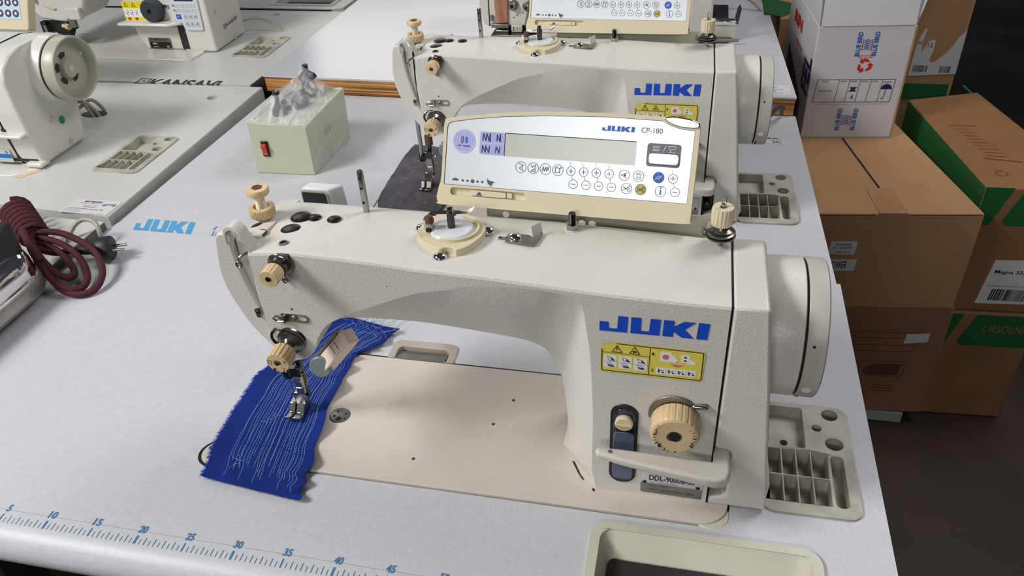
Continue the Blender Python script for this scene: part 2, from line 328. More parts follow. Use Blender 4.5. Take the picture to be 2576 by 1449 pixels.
def ruler(parent, xz, yoff, zoff, n0, n1, name='ruler_marks'):
    b = MB()
    for k in range(n0 * 2, n1 * 2 + 1):
        x = xz + k * 0.005
        if k % 20 == 0: hw, ya, yb = 0.0011, 0.0158, 0.0068
        elif k % 10 == 0: hw, ya, yb = 0.00065, 0.0158, 0.0068
        elif k % 2 == 0: hw, ya, yb = 0.0003, 0.0148, 0.0068
        else: hw, ya, yb = 0.00026, 0.0126, 0.0068
        ys = [ya, (ya + yb) / 2, yb]
        for a, c in zip(ys, ys[1:]): b.quad((x - hw, c + yoff, nose_w(c) + zoff), (x + hw, c + yoff, nose_w(c) + zoff), (x + hw, a + yoff, nose_w(a) + zoff), (x - hw, a + yoff, nose_w(a) + zoff))
    return b.build(name, 'ruler_blue', parent, smooth=False)
ruler(t1, -0.1266, 0, 0, 0, 86)
for k in range(5, 90, 5):
    x = -0.1266 + k * 0.01; wd = 0.0042 * len(str(k))
    text('ruler_number', str(k), top_frame(0.0), x - wd / 2 + 0.001, 0.0190, x + wd / 2 + 0.001, 0.0272, 'ruler_blue', t1, bold=0.03)
stand(t1, -0.22, 0.68, 0.03, 0.50, -0.036)
MB().box(BEDX0 - 0.01, BEDX1 + 0.01, BEDY0 - 0.006, 0.345, -0.16, -0.1).build('oil_pan', 'black_gap', t1)
MB().box(0.222, 0.305, 0.302, 0.336, -0.0365, -0.0355).build('hinge_recess_floor', 'black_gap', t1)
# machine hinge plate set into the table behind the bed, and rubber corner cushions
b = MB(); b.prism([(.2236, .3018), (.2236, .3240), (.2260, .3320), (.2340, .3352), (.2950, .3352), (.3030, .3320), (.3050, .3240), (.3050, .3018), (.2960, .3018), (.2960, .3190), (.2920, .3240), (.2360, .3240), (.2325, .3190), (.2325, .3018)], top_frame(0), -.010, .0022)
h1 = b.build('hinge_plate', 'hinge_plastic', t1, bevel=0.0010)
MB().hull([(.2345, .3020, -.008), (.2940, .3020, -.008), (.2940, .3215, -.008), (.2345, .3215, -.008)], [(.2345, .3020, .0005), (.2940, .3020, .0005), (.2940, .3190, -.002), (.2345, .3190, -.002)]).build('hinge_pad', 'dull_steel', h1)
b = MB(); b.prism(circ(0.6015, 0.1325, 0.0175, 28), top_frame(0), -0.006, 0.0006); b.build('corner_cushion', 'aged_white_plastic', t1, bevel=0.001)
b = MB(); b.prism(circ(0.0945, 0.1255, 0.0185, 28), top_frame(0), -0.006, 0.0003); b.build('cushion_cutout', 'black_gap', t1); MB().prism(circ(0.0965, 0.1255, 0.0165, 28), top_frame(0), -0.005, 0.0012).build('corner_cushion', 'aged_white_plastic', t1)
# ---- second table
t2 = thing('sewing_table', 'white sewing table with light blue lettering at its left front edge, holding the boxed transformer', 'table', (0.22, 0.8, -0.76))
X0, X1, YR2 = -0.3265, 0.7505, 1.105
tp = [(X0, 0.545), (X1 + 0.008, 0.545), (X1 - 0.008, 1.0865), (X0 + 0.012, 1.1115)]
M2i = T2
def T2pts(l): return [tuple((T2 @ V((u, v, 0)))[:2]) for u, v in l]
bedhole2 = T2pts(bedhole); trayhole2 = T2pts(trayhole)
MB().plate(tp, [bedhole2, trayhole2], Z2, 0.034).build('tabletop', 'linen_laminate', t2, smooth=False)
n2 = [(0.5455, Z2), (0.5420, Z2 - 0.0006), (0.5375, Z2 - 0.0030), (0.5340, Z2 - 0.0075), (0.5325, Z2 - 0.0140), (0.5320, Z2 - 0.022), (0.5345, Z2 - 0.034), (0.5455, Z2 - 0.034)]
MB().prism(n2, fr_s, X0, X1 + 0.008).build('front_edge', 'linen_laminate', t2, ang=50)
stand(t2, -0.22, 0.64, 0.58, 1.06, Z2 - 0.034)
f2 = top_frame(Z2)
logo('printed_logo', f2, -0.2868, 0.5485, -0.1845, 0.5825, 'pale_blue_print', t2, w=0.0003, shear=-0.0125)
b = MB()
for k in range(0, 40):
    x = -0.1490 + k * 0.005; hw = 0.0011 if k % 20 == 0 else 0.0003; h = 0.0155 if k % 2 == 0 else 0.0125
    b.poly(f2, [(x - hw, 0.5462), (x + hw, 0.5462), (x + hw - .004, 0.5462 + h), (x - hw - .004, 0.5462 + h)], 0.0003)
b.build('ruler_marks', 'ruler_blue', t2, smooth=False)
text('ruler_number', '0', f2, -0.1580, 0.5650, -0.1540, 0.5760, 'ruler_blue', t2, w=0.0003, bold=.03)
b = MB().box(0.6605, 0.7185, 0.966, 0.981, Z2, Z2 + 0.0004); lab = b.build('rating_label', 'label_white', t2, smooth=False)
text('label_text', 'CE', top_frame(Z2), 0.664, 0.968, 0.678, 0.977, 'black_print', lab, w=0.0006)
text('label_text', 'SIMSUN', top_frame(Z2), 0.676, 0.9835, 0.706, 0.989, 'black_print', t2, w=0.0006, bold=0.01)
text('label_text', 'EAC', top_frame(Z2), 0.697, 0.968, 0.712, 0.977, 'black_print', lab, w=0.0006, bold=0.01)
# ---- third table: raw plywood front edge
t3 = thing('sewing_table', 'glossy white sewing table with exposed plywood front edge, behind the second machine', 'table', (0.2, 1.34, -0.76))
o3 = [(-0.336, 1.114), (0.740, 1.088), (0.7135, 1.575), (0.70, 1.575), (0.70, 2.0), (-0.3257, 2.0)]
MB().plate(o3, [], 0.024, 0.0035).build('tabletop', 'gloss_laminate', t3, smooth=False)
i3 = [(-0.334, 1.1155), (0.738, 1.0895), (0.7115, 1.575), (0.698, 1.575), (0.698, 1.999), (-0.324, 1.999)]
MB().plate(i3, [], 0.0205, 0.0315).build('plywood_core', 'plywood', t3, smooth=False)
stand(t3, -0.22, 0.62, 1.2, 1.9, -0.0125)
f3 = Fr((0.655, 1.094, 0.0241), (1, -0.024, 0), (0.024, 1, 0))
lab = MB().box(-0.05, 0.075, 0.006, 0.052, 0, 0.0003, f3).build('paper_label', 'label_white', t3, smooth=False)
text('label_text', 'V', f3, -0.025, 0.053, -0.012, 0.064, 'black_print', lab, bold=0.03, w=0.0006)
for k in range(4): text('label_text', 'makina servis ticaret', f3, -0.02, 0.012 + k * 0.009, 0.062 - 0.01 * (k % 2), 0.017 + k * 0.009, 'ruler_blue', lab, w=0.0006)
# ---- left column of tables
def left_table(name, label, q, z, th, topm, edgem):
    cx = sum(p[0] for p in q) / 4; cy = sum(p[1] for p in q) / 4
    t = thing(name, label, 'table', (cx, cy, -0.76)); return t
l1 = left_table('ironing_table', 'white table at the far left under the steel iron', [(-1.3, 0), (-0.32, 0.53)], 0.012, 0.04, '', '')
MB().plate([(-1.30, -0.15), (-0.3165, -0.15), (-0.3165, 0.5285), (-1.30, 0.552)], [], 0.0125, 0.036).build('tabletop', 'cream_laminate', l1, smooth=False)
MB().box(-0.3165, -0.3145, -0.15, 0.528, -0.0235, 0.0118).build('edge_band', 'dark_edge', l1)
stand(l1, -1.2, -0.42, -0.05, 0.45, -0.0235)
l2 = thing('sewing_table', 'cream sewing table with a business card lying on its front right corner', 'table', (-0.8, 0.83, -0.76))
trayL2 = [(u - 1.1145, v + 0.5525) for u, v in trayhole]
q2 = [(-1.35, 0.625), (-0.3335, 0.5585), (-0.337, 1.10), (-1.35, 1.085)]
MB().plate(q2, [trayL2, circ(-0.4165, 1.036, 0.0115, 20), circ(-0.622, 0.932, 0.028, 24, 0.017)], 0.003, 0.034).build('tabletop', 'cream_laminate', l2, smooth=False)
MB().hull([(-0.3335, 0.5585, -0.031), (-0.3315, 0.5585, -0.031), (-0.335, 1.10, -0.031), (-0.337, 1.10, -0.031)], [(-0.3335, 0.5585, 0.0022), (-0.3315, 0.5585, 0.0022), (-0.335, 1.10, 0.0022), (-0.337, 1.10, 0.0022)]).build('edge_band', 'laminate_edge', l2)
MB().cyl((-0.4165, 1.036, -0.03), (-0.4165, 1.036, -0.025), 0.012).build('hole_bottom', 'leather_brown', l2)
stand(l2, -1.25, -0.42, 0.65, 1.02, -0.031)
l3 = thing('sewing_table', 'white sewing table with black lettering and a faint ruler along its front edge, back left', 'table', (-0.9, 1.36, -0.76))
trayL3 = [(u - 1.1515, v + 1.1225) for u, v in trayhole]
q3 = [(-1.7, 1.098), (-0.368, 1.108), (-0.356, 1.624), (-1.7, 1.634)]
MB().plate(q3, [trayL3, circ(-0.5403, 1.589, 0.012, 20)], 0.003, 0.034).build('tabletop', 'cream_laminate', l3, smooth=False)
MB().hull([(-0.368, 1.108, -0.031), (-0.3665, 1.108, -0.031), (-0.3545, 1.624, -0.031), (-0.356, 1.624, -0.031)], [(-0.368, 1.108, 0.0025), (-0.3665, 1.108, 0.0025), (-0.3545, 1.624, 0.0025), (-0.356, 1.624, 0.0025)]).build('edge_band', 'dark_edge', l3)
MB().cyl((-0.5403, 1.589, -0.03), (-0.5403, 1.589, -0.025), 0.012).build('hole_bottom', 'leather_brown', l3)
stand(l3, -1.5, -0.45, 1.15, 1.55, -0.031)
f3b = Fr((0, 1.1, 0.003), (1, 0.008, 0), (0, 1, 0))
o = text('printed_lettering', 'KANSAVI', f3b, -0.607, -0.014, -0.440, 0.030, 'black_print', l3, bold=0.03)
m_ = bmesh.new(); m_.from_mesh(o.data); z0_ = f3b.p(0, 0.001)
bmesh.ops.bisect_plane(m_, geom=m_.verts[:] + m_.edges[:] + m_.faces[:], plane_co=WM[l3.name].inverted() @ z0_, plane_no=(0, 1, 0), clear_inner=True); m_.to_mesh(o.data); m_.free()
b = MB(); b.line(f3b, [(-0.638, 0.002), (-0.638, 0.028), (-0.612, 0.028), (-0.612, 0.002)], 0.003, 0.0004, True); b.line(f3b, [(-0.632, 0.012), (-0.626, 0.02), (-0.622, 0.012), (-0.618, 0.02)], 0.002); b.build('printed_emblem', 'black_print', l3, smooth=False)
b = MB()
for k in range(60):
    x = -1.2 + k * 0.0095; b.line(f3b, [(x, 0.004), (x + 0.004, 0.012)], 0.0006); b.line(f3b, [(x + 0.004, 0.004), (x, 0.012)], 0.0006)
b.build('ruler_marks', 'ruler_blue', l3, smooth=False)
l4 = thing('sewing_table', 'far white table with a green-lined drawer slot, at the top of the picture', 'table', (-0.75, 1.95, -0.76))
MB().plate([(-1.9, 1.645), (-0.395, 1.634), (-0.372, 1.65), (-0.34, 2.2), (-1.9, 2.2)], [rrect(-0.59, -0.41, 1.664, 1.76, 0.01)], 0.006, 0.034).build('tabletop', 'cream_laminate', l4, smooth=False)
b = MB(); b.plate(rrect(-0.594, -0.406, 1.66, 1.764, 0.012), [rrect(-0.583, -0.417, 1.669, 1.755, 0.008)], 0.0085, 0.03, depths=[0.022]); d4 = b.build('drawer_slot', 'clean_tray_plastic', l4)
MB().box(-0.582, -0.418, 1.67, 1.754, -0.014, -0.012).build('slot_lining', 'stand_steel', d4)
stand(l4, -1.7, -0.5, 1.7, 2.1, -0.028)
# black dividing strip lying between the back tables
tag(MB().hull([(-1.6, 1.6365, -.01), (-.40, 1.6265, -.01), (-.40, 1.6325, -.01), (-1.6, 1.6425, -.01)], [(-1.6, 1.6365, .0055), (-.40, 1.6265, .0055), (-.40, 1.6325, .0055), (-1.6, 1.6425, .0055)]).build('rubber_strip', 'black_plastic', bevel=0.001), 'thin black strip along the seam between the two back left tables', 'strip')

# ------------------------------------------------------------------ the big lockstitch machine
YF = 0.143
A_ = [(.1865, .1290), (.1985, .1262), (.2071, .1286), (.2208, .1338), (.2286, .1441), (.2348, .1591), (.2467, .1754), (.2590, .1836), (.2738, .1920), (.3083, .2079), (.3347, .2192), (.3551, .2242), (.3827, .2299), (.4159, .2334), (.4419, .2342), (.4586, .2327), (.4716, .2285), (.4798, .2201), (.4831, .1977), (.4866, .1678), (.4896, .0977), (.4935, .0025), (.54, .0020), (.5968, .0020)]
L_ = [(.1865, .1290), (.1985, .1262), (.2071, .1286), (.2208, .1338), (.2280, .1441), (.2310, .1535), (.2345, .1590), (.2440, .1640), (.2555, .1682), (.2900, .1710), (.3200, .1717), (.3443, .1709), (.3813, .1675), (.4177, .1636), (.4320, .1540, .172), (.4420, .1400, .180), (.4487, .1159, .187), (.4541, .0991, .19), (.4569, .0736, .19), (.4590, .0416, .19), (.4592, .0150, .1905), (.4575, .0025, .1943), (.52, .0020, .20), (.5968, .0020, .20)]
RT = [(.186, .2480), (.2125, .2508), (.2293, .2518), (.2715, .2500), (.3174, .2475), (.338, .2455), (.3971, .2432), (.4424, .2402), (.4846, .2370), (.5227, .2354), (.56, .2340), (.5974, .2336)]
TT = [(.186, .2438), (.21, .2440), (.263, .2435), (.45, .2405), (.6, .2328)]
def fine(tab, k=3):
    out = []
    for i in range(len(tab) - 1):
        a, b, c, d = tab[max(i - 1, 0)], tab[i], tab[i + 1], tab[min(i + 2, len(tab) - 1)]
        for j in range(k):
            t = j / k; out.append(tuple(0.5 * (2 * b[q] + (c[q] - a[q]) * t + (2 * a[q] - 5 * b[q] + 4 * c[q] - d[q]) * t * t + (3 * b[q] - a[q] - 3 * c[q] + d[q]) * t ** 3) for q in range(len(b))))
    return out + [tuple(tab[-1])]
def machine_body():
    Af = fine(A_, 3); Lf = fine([(p[0], p[1], p[2] if len(p) > 2 else (0.150 if i < 4 else 0.165)) for i, p in enumerate(L_)], 3)
    m = MB(); rows = []; n = len(Af)
    for i in range(n):
        xa, za = Af[i]; xl, zl, yl = Lf[i]
        k = i / 3
        xr = xa if k <= 13 else lerp(.4159, .5968, (k - 13) / 10)
        zr = interp(RT, xr); zt = interp(TT, xr)
        row = [(xl, yl, zl), ((xl * .5 + xa * .5), lerp(YF, yl, .46), lerp(za, zl, .5)), (xa, YF, za)]
        for t in (.33, .66): row.append((lerp(xa, xr, t), YF, lerp(za, zr - .003, t)))
        row += [(xr, YF, zr - .003), (xr, YF + .001, zr - .0008), (xr, YF + .0035, zr), (xr, .17, lerp(zr, zt, .35)), (xr, .2, lerp(zr, zt, .6)), (xr, .238, zt), (xr, .2455, zt - .0025), (xr, .25, zt - .010), (lerp(xl, xr, .5), .25, lerp(zl, zt, .5)), (xl, .25, zl)]
        rows.append([m.b.verts.new(V(p)) for p in row])
    for a, c in zip(rows, rows[1:]):
        for j in range(len(a) - 1): m.b.faces.new([a[j], a[j + 1], c[j + 1], c[j]])
        m.b.faces.new([a[-1], a[0], c[0], c[-1]])
    m.b.faces.new(rows[0][::-1]); m.b.faces.new(rows[-1])
    return m
def screw(p, axis, r, parent, m='chrome', name='screw', h=None):
    h = h or r * 0.55
    MB().lathe([(r, 0), (r * .98, h * .3), (r * .8, h * .7), (r * .45, h * .95), (0, h)], p, axis, 20).build(name, m, parent)
def knob(parent, p, axis, r, h, m='ivory_plastic', name='tension_knob', seg=64, fl=4):
    return MB().lathe([(0, 0), (r * .92, 0), (r, h * .08), (r, h * .86), (r * .93, h), (r * .35, h), (r * .3, h * .75), (0, h * .75)], p, axis, seg, fl, r * .10, (2, 3)).build(name, m, parent, ang=30)
def machine(name, label):
    t = thing(name, label, 'sewing machine', (0.35, 0.21, 0.0)); ff = face_frame(YF)
    # bed
    bed = MB().plate(bed_outline(), [circ(.2052, .198, .0118, 28)], 0.0025, 0.03).build('bed', 'bed_paint', t, bevel=0.0012)
    bp = MB().lathe([(0, -.001), (.0115, -.001), (.0115, .0008), (.0105, .0012), (0, .0012)], (.2052, .198, .0015), (0, 0, 1), 32).build('bobbin_plate', 'dull_steel', t)
    b = MB()
    for du, dv, r in ((-.004, .005, .0012), (.006, .003, .0012), (-.0055, -.002, .0015), (.0005, -.0055, .003), (.007, -.004, .001)): b.disc(top_frame(.0029), .2052 + du, .198 + dv, r)
    b.build('plate_hole', 'black_gap', bp, smooth=False)
    for u, v in ((.3049, .1505), (.3747, .2118), (.3885, .2511)): MB().disc(top_frame(.0027), u, v, .0018, 0).build('oil_hole', 'leather_brown', bed, smooth=False)
    # head, arm and column in one casting
    machine_body().build('arm_and_column', 'machine_paint', t, ang=19)
    # chips of missing paint along the foot of the column
    b = MB(); fb = top_frame(.0032)
    b.poly(fb, [(.4655, .1735), (.4672, .1738), (.476, .1575), (.4805, .1515), (.4790, .1512), (.4735, .1590)]); b.poly(fb, [(.4895, .1418), (.4912, .1425), (.4925, .1395), (.4908, .1385)])
    b.build('paint_chip', 'black_gap', bed, smooth=False)
    # right end cover with the notch for the lever
    cov = [(.5984, .0022), (.6510, .0022), (.6500, .02), (.6372, .145), (.6276, .2272), (.6262, .2336), (.5984, .2336), (.5984, .0765), (.609, .0755), (.6120, .0735), (.6135, .069), (.6137, .0185), (.6125, .0150), (.6100, .0137), (.5984, .0110)]
    m = MB().prism(cov, face_frame(YF), 0, -0.1035)
    m.build('end_cover', 'machine_paint', t, bevel=0.0028, seg=3)
    MB().box(.5966, .5986, YF + .0012, .2465, .0022, .2325).build('seam', 'black_gap', t)
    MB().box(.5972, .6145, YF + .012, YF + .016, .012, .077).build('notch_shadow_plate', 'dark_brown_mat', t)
    MB().lathe([(.004, 0), (.004, .008), (.0025, .010), (0, .010)], (.6045, YF + .012, .030), (0, -1, 0), 14).build('lever_pivot', 'black_steel', t)
    # motor housing and handwheel
    cy, cz = .2275, .1572
    m = MB().lathe([(0, .0), (.060, 0), (.0622, .006), (.0628, .020), (.0628, .0355), (.061, .0365), (0, .0365)], (.6245, cy, cz), (1, 0, 0), 72)
    m.build('motor_housing', 'machine_paint', t)
    MB().lathe([(0, 0), (.0605, 0), (.0605, .003), (0, .003)], (.6608, cy, cz), (1, 0, 0), 72).build('wheel_gap', 'black_gap', t)
    wh = MB().lathe([(0, 0), (.0622, 0), (.0628, .001), (.0628, .0155), (.0615, .0168), (.052, .0172), (.048, .016), (.044, .010), (.014, .010), (.012, .015), (0, .015)], (.6628, cy, cz), (1, 0, 0), 90).build('handwheel', 'wheel_paint', t)
    def rimp(ang, x, r=.0632): return V((x, cy + r * math.cos(ang), cz + r * math.sin(ang)))
    for a, x, r, mm in ((math.radians(203), .6695, .0040, 'white_print'), (math.radians(158), .6685, .0013, 'black_print')):
        p = rimp(a, x, .0622); q = rimp(a, x, .0634); MB().cyl(p, q, r, r, 16).build('rim_mark', mm, wh)
    for k in range(4):
        a = math.radians(222 + k * 4); MB().cyl(rimp(a, .6655, .0622), rimp(a, .6655, .0633), .001, .001, 10).build('rim_mark', 'black_print', wh)
    a = math.radians(206); MB().cyl(rimp(a, .6585, .0620), rimp(a, .6585, .0632), .0017, .0017, 12).build('housing_mark', 'bed_paint', t)
    # face plate on the left and the curved take-up guard
    bar = [(.1530, .2560), (.1490, .2300), (.1480, .2180), (.1500, .2000), (.1560, .1800), (.1640, .1600), (.1760, .1420), (.1830, .1340), (.1885, .1345), (.1880, .1500), (.1800, .1760), (.1730, .2050), (.1690, .2300), (.1680, .2480), (.1700, .2560), (.1660, .2610), (.1580, .2610)]
    bar = [tuple(p) for p in fine([(a, c) for a, c in bar] + [bar[0]], 3)[:-1]]
    MB().prism(bar, face_frame(.150), 0, -.020).build('take_up_guard', 'machine_paint', t, bevel=.0022, seg=3)
    fpl = [(.1560, .2300), (.1580, .2180), (.1600, .2000), (.1640, .1800), (.1720, .1600), (.1820, .1400), (.1865, .1290), (.1868, .1290), (.1868, .2500), (.1780, .2500), (.1680, .2482), (.1610, .2440), (.1570, .2380)]
    MB().hull([(x, .168, z) for x, z in fpl], [(x, .2485, z - (.0080 if z > .2 else 0)) for x, z in fpl]).build('face_plate', 'machine_paint', t, bevel=.003, seg=3)
    # recessed slot floor between guard and head
    rec = [(.1700, .2560), (.1690, .2300), (.1730, .2050), (.1800, .1760), (.1865, .1290), (.1900, .1290), (.1900, .2450), (.1880, .2470), (.1760, .2500), (.1710, .2520)]
    MB().prism(rec, face_frame(.156), 0, -.014).build('slot_body', 'smooth_paint', t, bevel=.001)
    sl = [(.1800, .2500), (.1850, .2500), (.1855, .2450), (.1835, .2250), (.1815, .2000), (.1825, .1800), (.1840, .1690), (.1818, .1690), (.1795, .1850), (.1785, .2100), (.1795, .2300)]
    MB().prism(sl, face_frame(.1556), 0, -.004).build('take_up_slot', 'black_gap', t)
    MB().prism([(.1855, .1300), (.1925, .1300), (.1915, .175), (.1895, .20), (.191, .23), (.1925, .2470), (.1870, .2470), (.1845, .225), (.1835, .20), (.1850, .170)], face_frame(.1450), 0, -.02).build('slot_lip', 'smooth_paint', t, bevel=.0012)
    pth = smooth_path([(.1640, .1500, .2540), (.1650, .1500, .2660), (.1730, .1490, .2700), (.1810, .1470, .2660), (.1860, .1455, .2560), (.1880, .1450, .2480)], 6)
    m = MB(); prev = None
    for p in pth:
        ring = [m.b.verts.new(p + V(o)) for o in ((0, -.001, 0), (0, .012, .0), (.0012, .012, -.0032), (.0012, -.001, -.0032))]
        if prev:
            for k in range(4): m.b.faces.new([prev[k], prev[(k + 1) % 4], ring[(k + 1) % 4], ring[k]])
        else: m.b.faces.new(ring)
        prev = ring
    m.b.faces.new(prev[::-1]); m.build('guard_hook', 'smooth_paint', t)
    m = MB().tube(smooth_path([(.1870, .150, .2440), (.1830, .1480, .2445), (.1780, .1440, .2425), (.1765, .1420, .2385)], 5), .0014, 8)
    m.tube([V((.1765 + .0026 * math.cos(a), .1415, .2360 + .0026 * math.sin(a))) for a in [2 * PI * i / 14 for i in range(14)]], .0011, 6, True)
    m.build('take_up_lever', 'steel', t)
    MB().prism([(.1735, .1815), (.1800, .1850), (.1810, .1780), (.1780, .1720), (.1745, .1730)], face_frame(.1495), 0, .002).build('side_bracket', 'steel', t, bevel=.0005)
    screw((.1770, .1475, .1790), (0, -1, 0), .0022, t, 'black_steel')
    # presser pressure knob
    MB().lathe([(0, 0), (.0114, 0), (.0120, .001), (.0120, .0085), (.0112, .0095), (.0075, .0095), (.0070, .004), (0, .004)], (.1715, .205, .2495), (0.02, 0, 1), 96, 3, .0007, (1, 3)).build('lock_nut', 'ivory_plastic', t, ang=20)
    prof = []
    for k in range(12): prof += [(.0048, .004 + k * .0012), (.0042, .0046 + k * .0012)]
    MB().lathe(prof + [(.0046, .019), (.0046, .026)], (.1715, .205, .2480), (0.02, 0, 1), 32).build('pressure_screw', 'cream_plastic', t, ang=25)
    hx = MB().lathe([(0, 0), (.0046, 0), (.0098, .0012), (.0105, .0022), (.0105, .0066), (.0098, .0076), (0, .0076)], (.1720, .205, .2705), (0.02, 0, 1), 40).build('screw_head', 'ivory_plastic', t)
    MB().lathe([(.0052, 0), (.0050, .0002), (.0036, .0002), (.0034, -.0002), (0, -.0002)], (.1721, .205, .2783), (0.02, 0, 1), 6).build('hex_recess', 'leather_brown', hx, smooth=False)
    # black dome caps and a bare hole on the arm
    for x, y, r in ((.1745, .1890, .0078), (.2071, .1875, .0095), (.2070, .2100, .0098), (.2205, .2100, .0062), (.2400, .2096, .0065)):
        zc = lerp(interp(RT, x), interp(TT, x), .6) - .0006
        m = MB().lathe([(r, 0), (r, .0006), (r * .85, .0013), (r * .5, .0018), (0, .0020)], (x, y, zc + .0004), (0, -.02, 1), 28); m.build('dome_cap', 'black_plastic', t)
    MB().lathe([(.0042, 0), (.0042, .0012), (.0028, .0012), (.0028, .0002), (0, .0002)], (.2135, .1600, .2494), (0, 0, 1), 24).build('screw_socket', 'black_steel', t)
    MB().lathe([(.0055, 0), (.0055, .001), (.0040, .001), (.0040, .0002), (0, .0002)], (.1835, .1760, .2478), (0, 0, 1), 24).build('screw_socket', 'black_steel', t)
    # thread pin
    pin = MB().lathe([(.0065, -.003), (.0045, .0006), (.0030, .0010), (.0030, .0430), (.0024, .0445), (0, .0445)], (.2632, .2318, .2425), (0, 0, 1), 20).build('thread_pin', 'steel', t)
    for z in (.2550, .2700, .2800): MB().disc(face_frame(.2318 - .0030), .2632, z, .0014, 0.0002).build('pin_hole', 'black_gap', pin, smooth=False)
    # upper thread tensioner: black post, disc, flutes knob
    up = thing  # (kept local)
    MB().box(.2165, .2265, .1325, .1440, .2425, .2505).build('tension_post', 'black_plastic', t, bevel=.001)
    MB().lathe([(.0050, 0), (.0050, .004), (.0108, .005), (.0112, .0062), (.0100, .0075), (.0085, .008), (.0085, .012), (0, .012)], (.2186, .1440, .2425), (0.0, -1, -.02), 36).build('tension_disc', 'dark_chrome', t)
    k1 = knob(t, (.2186, .1290, .2422), (0, -1, -.02), .0086, .0135); MB().disc(Fr((.2186, .1152, .2420), (1, 0, 0), (0, 0, 1)), 0, 0, .0022, 0.0002).build('screw_end', 'black_steel', k1, smooth=False)
    m = MB().tube([(.2160, .1410, .2320), (.2155, .1405, .2255), (.2165, .1400, .2225), (.2190, .1400, .2215), (.2205, .1402, .2235), (.2190, .1405, .2280), (.2175, .1410, .2325)], .0007, 6); m.cyl((.2178, .1425, .2245), (.2178, .1405, .2245), .0015); m.build('thread_eyelet', 'steel', t)
    # lower thread tensioner
    MB().lathe([(.0135, 0), (.0140, .0015), (.0120, .003), (.0135, .004), (.0135, .0050), (.0105, .006), (.0120, .007), (.0120, .0078), (.0080, .010), (.0055, .013), (.0055, .018), (0, .018)], (.2085, .1445, .1545), (0.0, -1, -.05), 40).build('tension_disc', 'dark_chrome', t, ang=20)
    k2 = knob(t, (.2085, .1265, .1535), (0, -1, -.05), .0112, .0165, fl=4)
    fk = Fr((.2085, .1098, .1527), (1, 0, 0), (0, .05, 1))
    for i, (ch, a) in enumerate((('4', 90), ('3', 20), ('2', -50), ('1', -120))):
        u, v = .0078 * math.cos(math.radians(a)), .0078 * math.sin(math.radians(a)); text('dial_number', ch, fk, u - .0012, v - .0015, u + .0012, v + .0015, 'black_print', k2)
    b = MB().line(fk, [(-.0093, -.0008), (-.0093, .0028), (-.0058, .0028), (-.0058, -.0008)], .0004, .0004, True); b.disc(fk, 0, 0, .0022, .0004); b.build('dial_mark', 'black_print', k2, smooth=False)
    m = MB().tube(smooth_path([(.1960, .1400, .1680), (.1925, .1375, .1640), (.1915, .1370, .1590), (.1935, .1370, .1540), (.1965, .1380, .1500), (.1990, .1390, .1490)], 5), .0014, 8); m.build('check_spring', 'black_steel', t)
    MB().tube(smooth_path([(.1935, .1390, .1650), (.2000, .1330, .1720), (.2070, .1340, .1715), (.2090, .1390, .1680)], 5), .0006, 6).build('tension_wire', 'black_steel', t)
    # thread guide with slot
    g = MB().plate(rrect(.2020, .2305, .1762, .1850, .0043), [rrect(.2190, .2285, .1780, .1832, .0024)], 0.0012, 0.0012, fr=ff).build('thread_guide', 'steel', t)
    m = MB().tube([(.2070, YF - .002, .1770), (.1990, YF - .002, .1758), (.1950, YF - .002, .1790), (.1990, YF - .002, .1822), (.2070, YF - .002, .1812)], .0009, 6); m.build('guide_loop', 'steel', t)
    for u, v in ((.2035, .1797), (.2165, .1808)): screw((u, YF - .0012, v), (0, -1, 0), .0031, t, 'dull_steel')
    MB().box(.2072, .2092, YF - .005, YF, .1768, .1848).build('guide_fork', 'steel', t)
    MB().disc(ff, .2155, .1902, .0011).build('oil_hole', 'leather_brown', t, smooth=False)
    MB().poly(ff, [(.3105, .2262), (.3118, .2252), (.3112, .2245)]).build('paint_chip', 'black_gap', t, smooth=False)
    # needle bar, presser bar and foot
    MB().lathe([(.0062, 0), (.0062, .014), (.0050, .017), (.0050, .05)], (.1725, .1975, .0840), (0, 0, 1), 24).build('presser_bar_bushing', 'leather_brown', t)
    MB().cyl((.1725, .1975, .03), (.1725, .1975, .13), .0036, .0036, 20).build('presser_bar', 'black_steel', t)
    MB().cyl((.1600, .1925, .060), (.1600, .1925, .13), .0033, .0033, 20).build('needle_bar', 'steel', t)
    MB().lathe([(.0048, 0), (.0055, .002), (.0055, .010), (.0040, .012), (0, .012)], (.1600, .1925, .0580), (0, 0, 1), 20).build('needle_clamp', 'black_steel', t)
    screw((.1545, .1880, .0640), (-.7, -.7, 0), .0022, t, 'black_steel')
    MB().cyl((.1600, .1925, .0120), (.1600, .1925, .0600), .0005, .0007, 8).build('needle', 'steel', t)
    fs = Fr((0, 0, 0), (0, 1, 0), (0, 0, 1))
    MB().prism([(.1900, .0350), (.2010, .0350), (.2010, .0560), (.1985, .0700), (.1930, .0720), (.1900, .0600)], fs, .1655, .1745).build('foot_shank', 'steel', t, bevel=.001)
    MB().prism([(.1905, .0200), (.2000, .0200), (.2010, .0370), (.1900, .0370)], fs, .1610, .1730).build('foot_link', 'steel', t, bevel=.001)
    for x0_, x1_ in ((.1525, .1590), (.1612, .1700)):
        MB().prism([(.1740, .0125), (.1755, .0110), (.2060, .0085), (.2060, .0120), (.2000, .0205), (.1915, .0205), (.1850, .0120), (.1770, .0130), (.1745, .0155)], fs, x0_, x1_).build('foot_toe', 'steel', t, bevel=.0008)
    MB().tube(smooth_path([(.1780, .190, .0680), (.1840, .186, .0700), (.1860, .182, .0600), (.1800, .184, .0520), (.1700, .185, .0500)], 5), .0009, 6).build('finger_guard', 'steel', t)
    MB().box(.1655, .1780, .186, .192, .0640, .0760).build('guide_block', 'black_steel', t, bevel=.001)
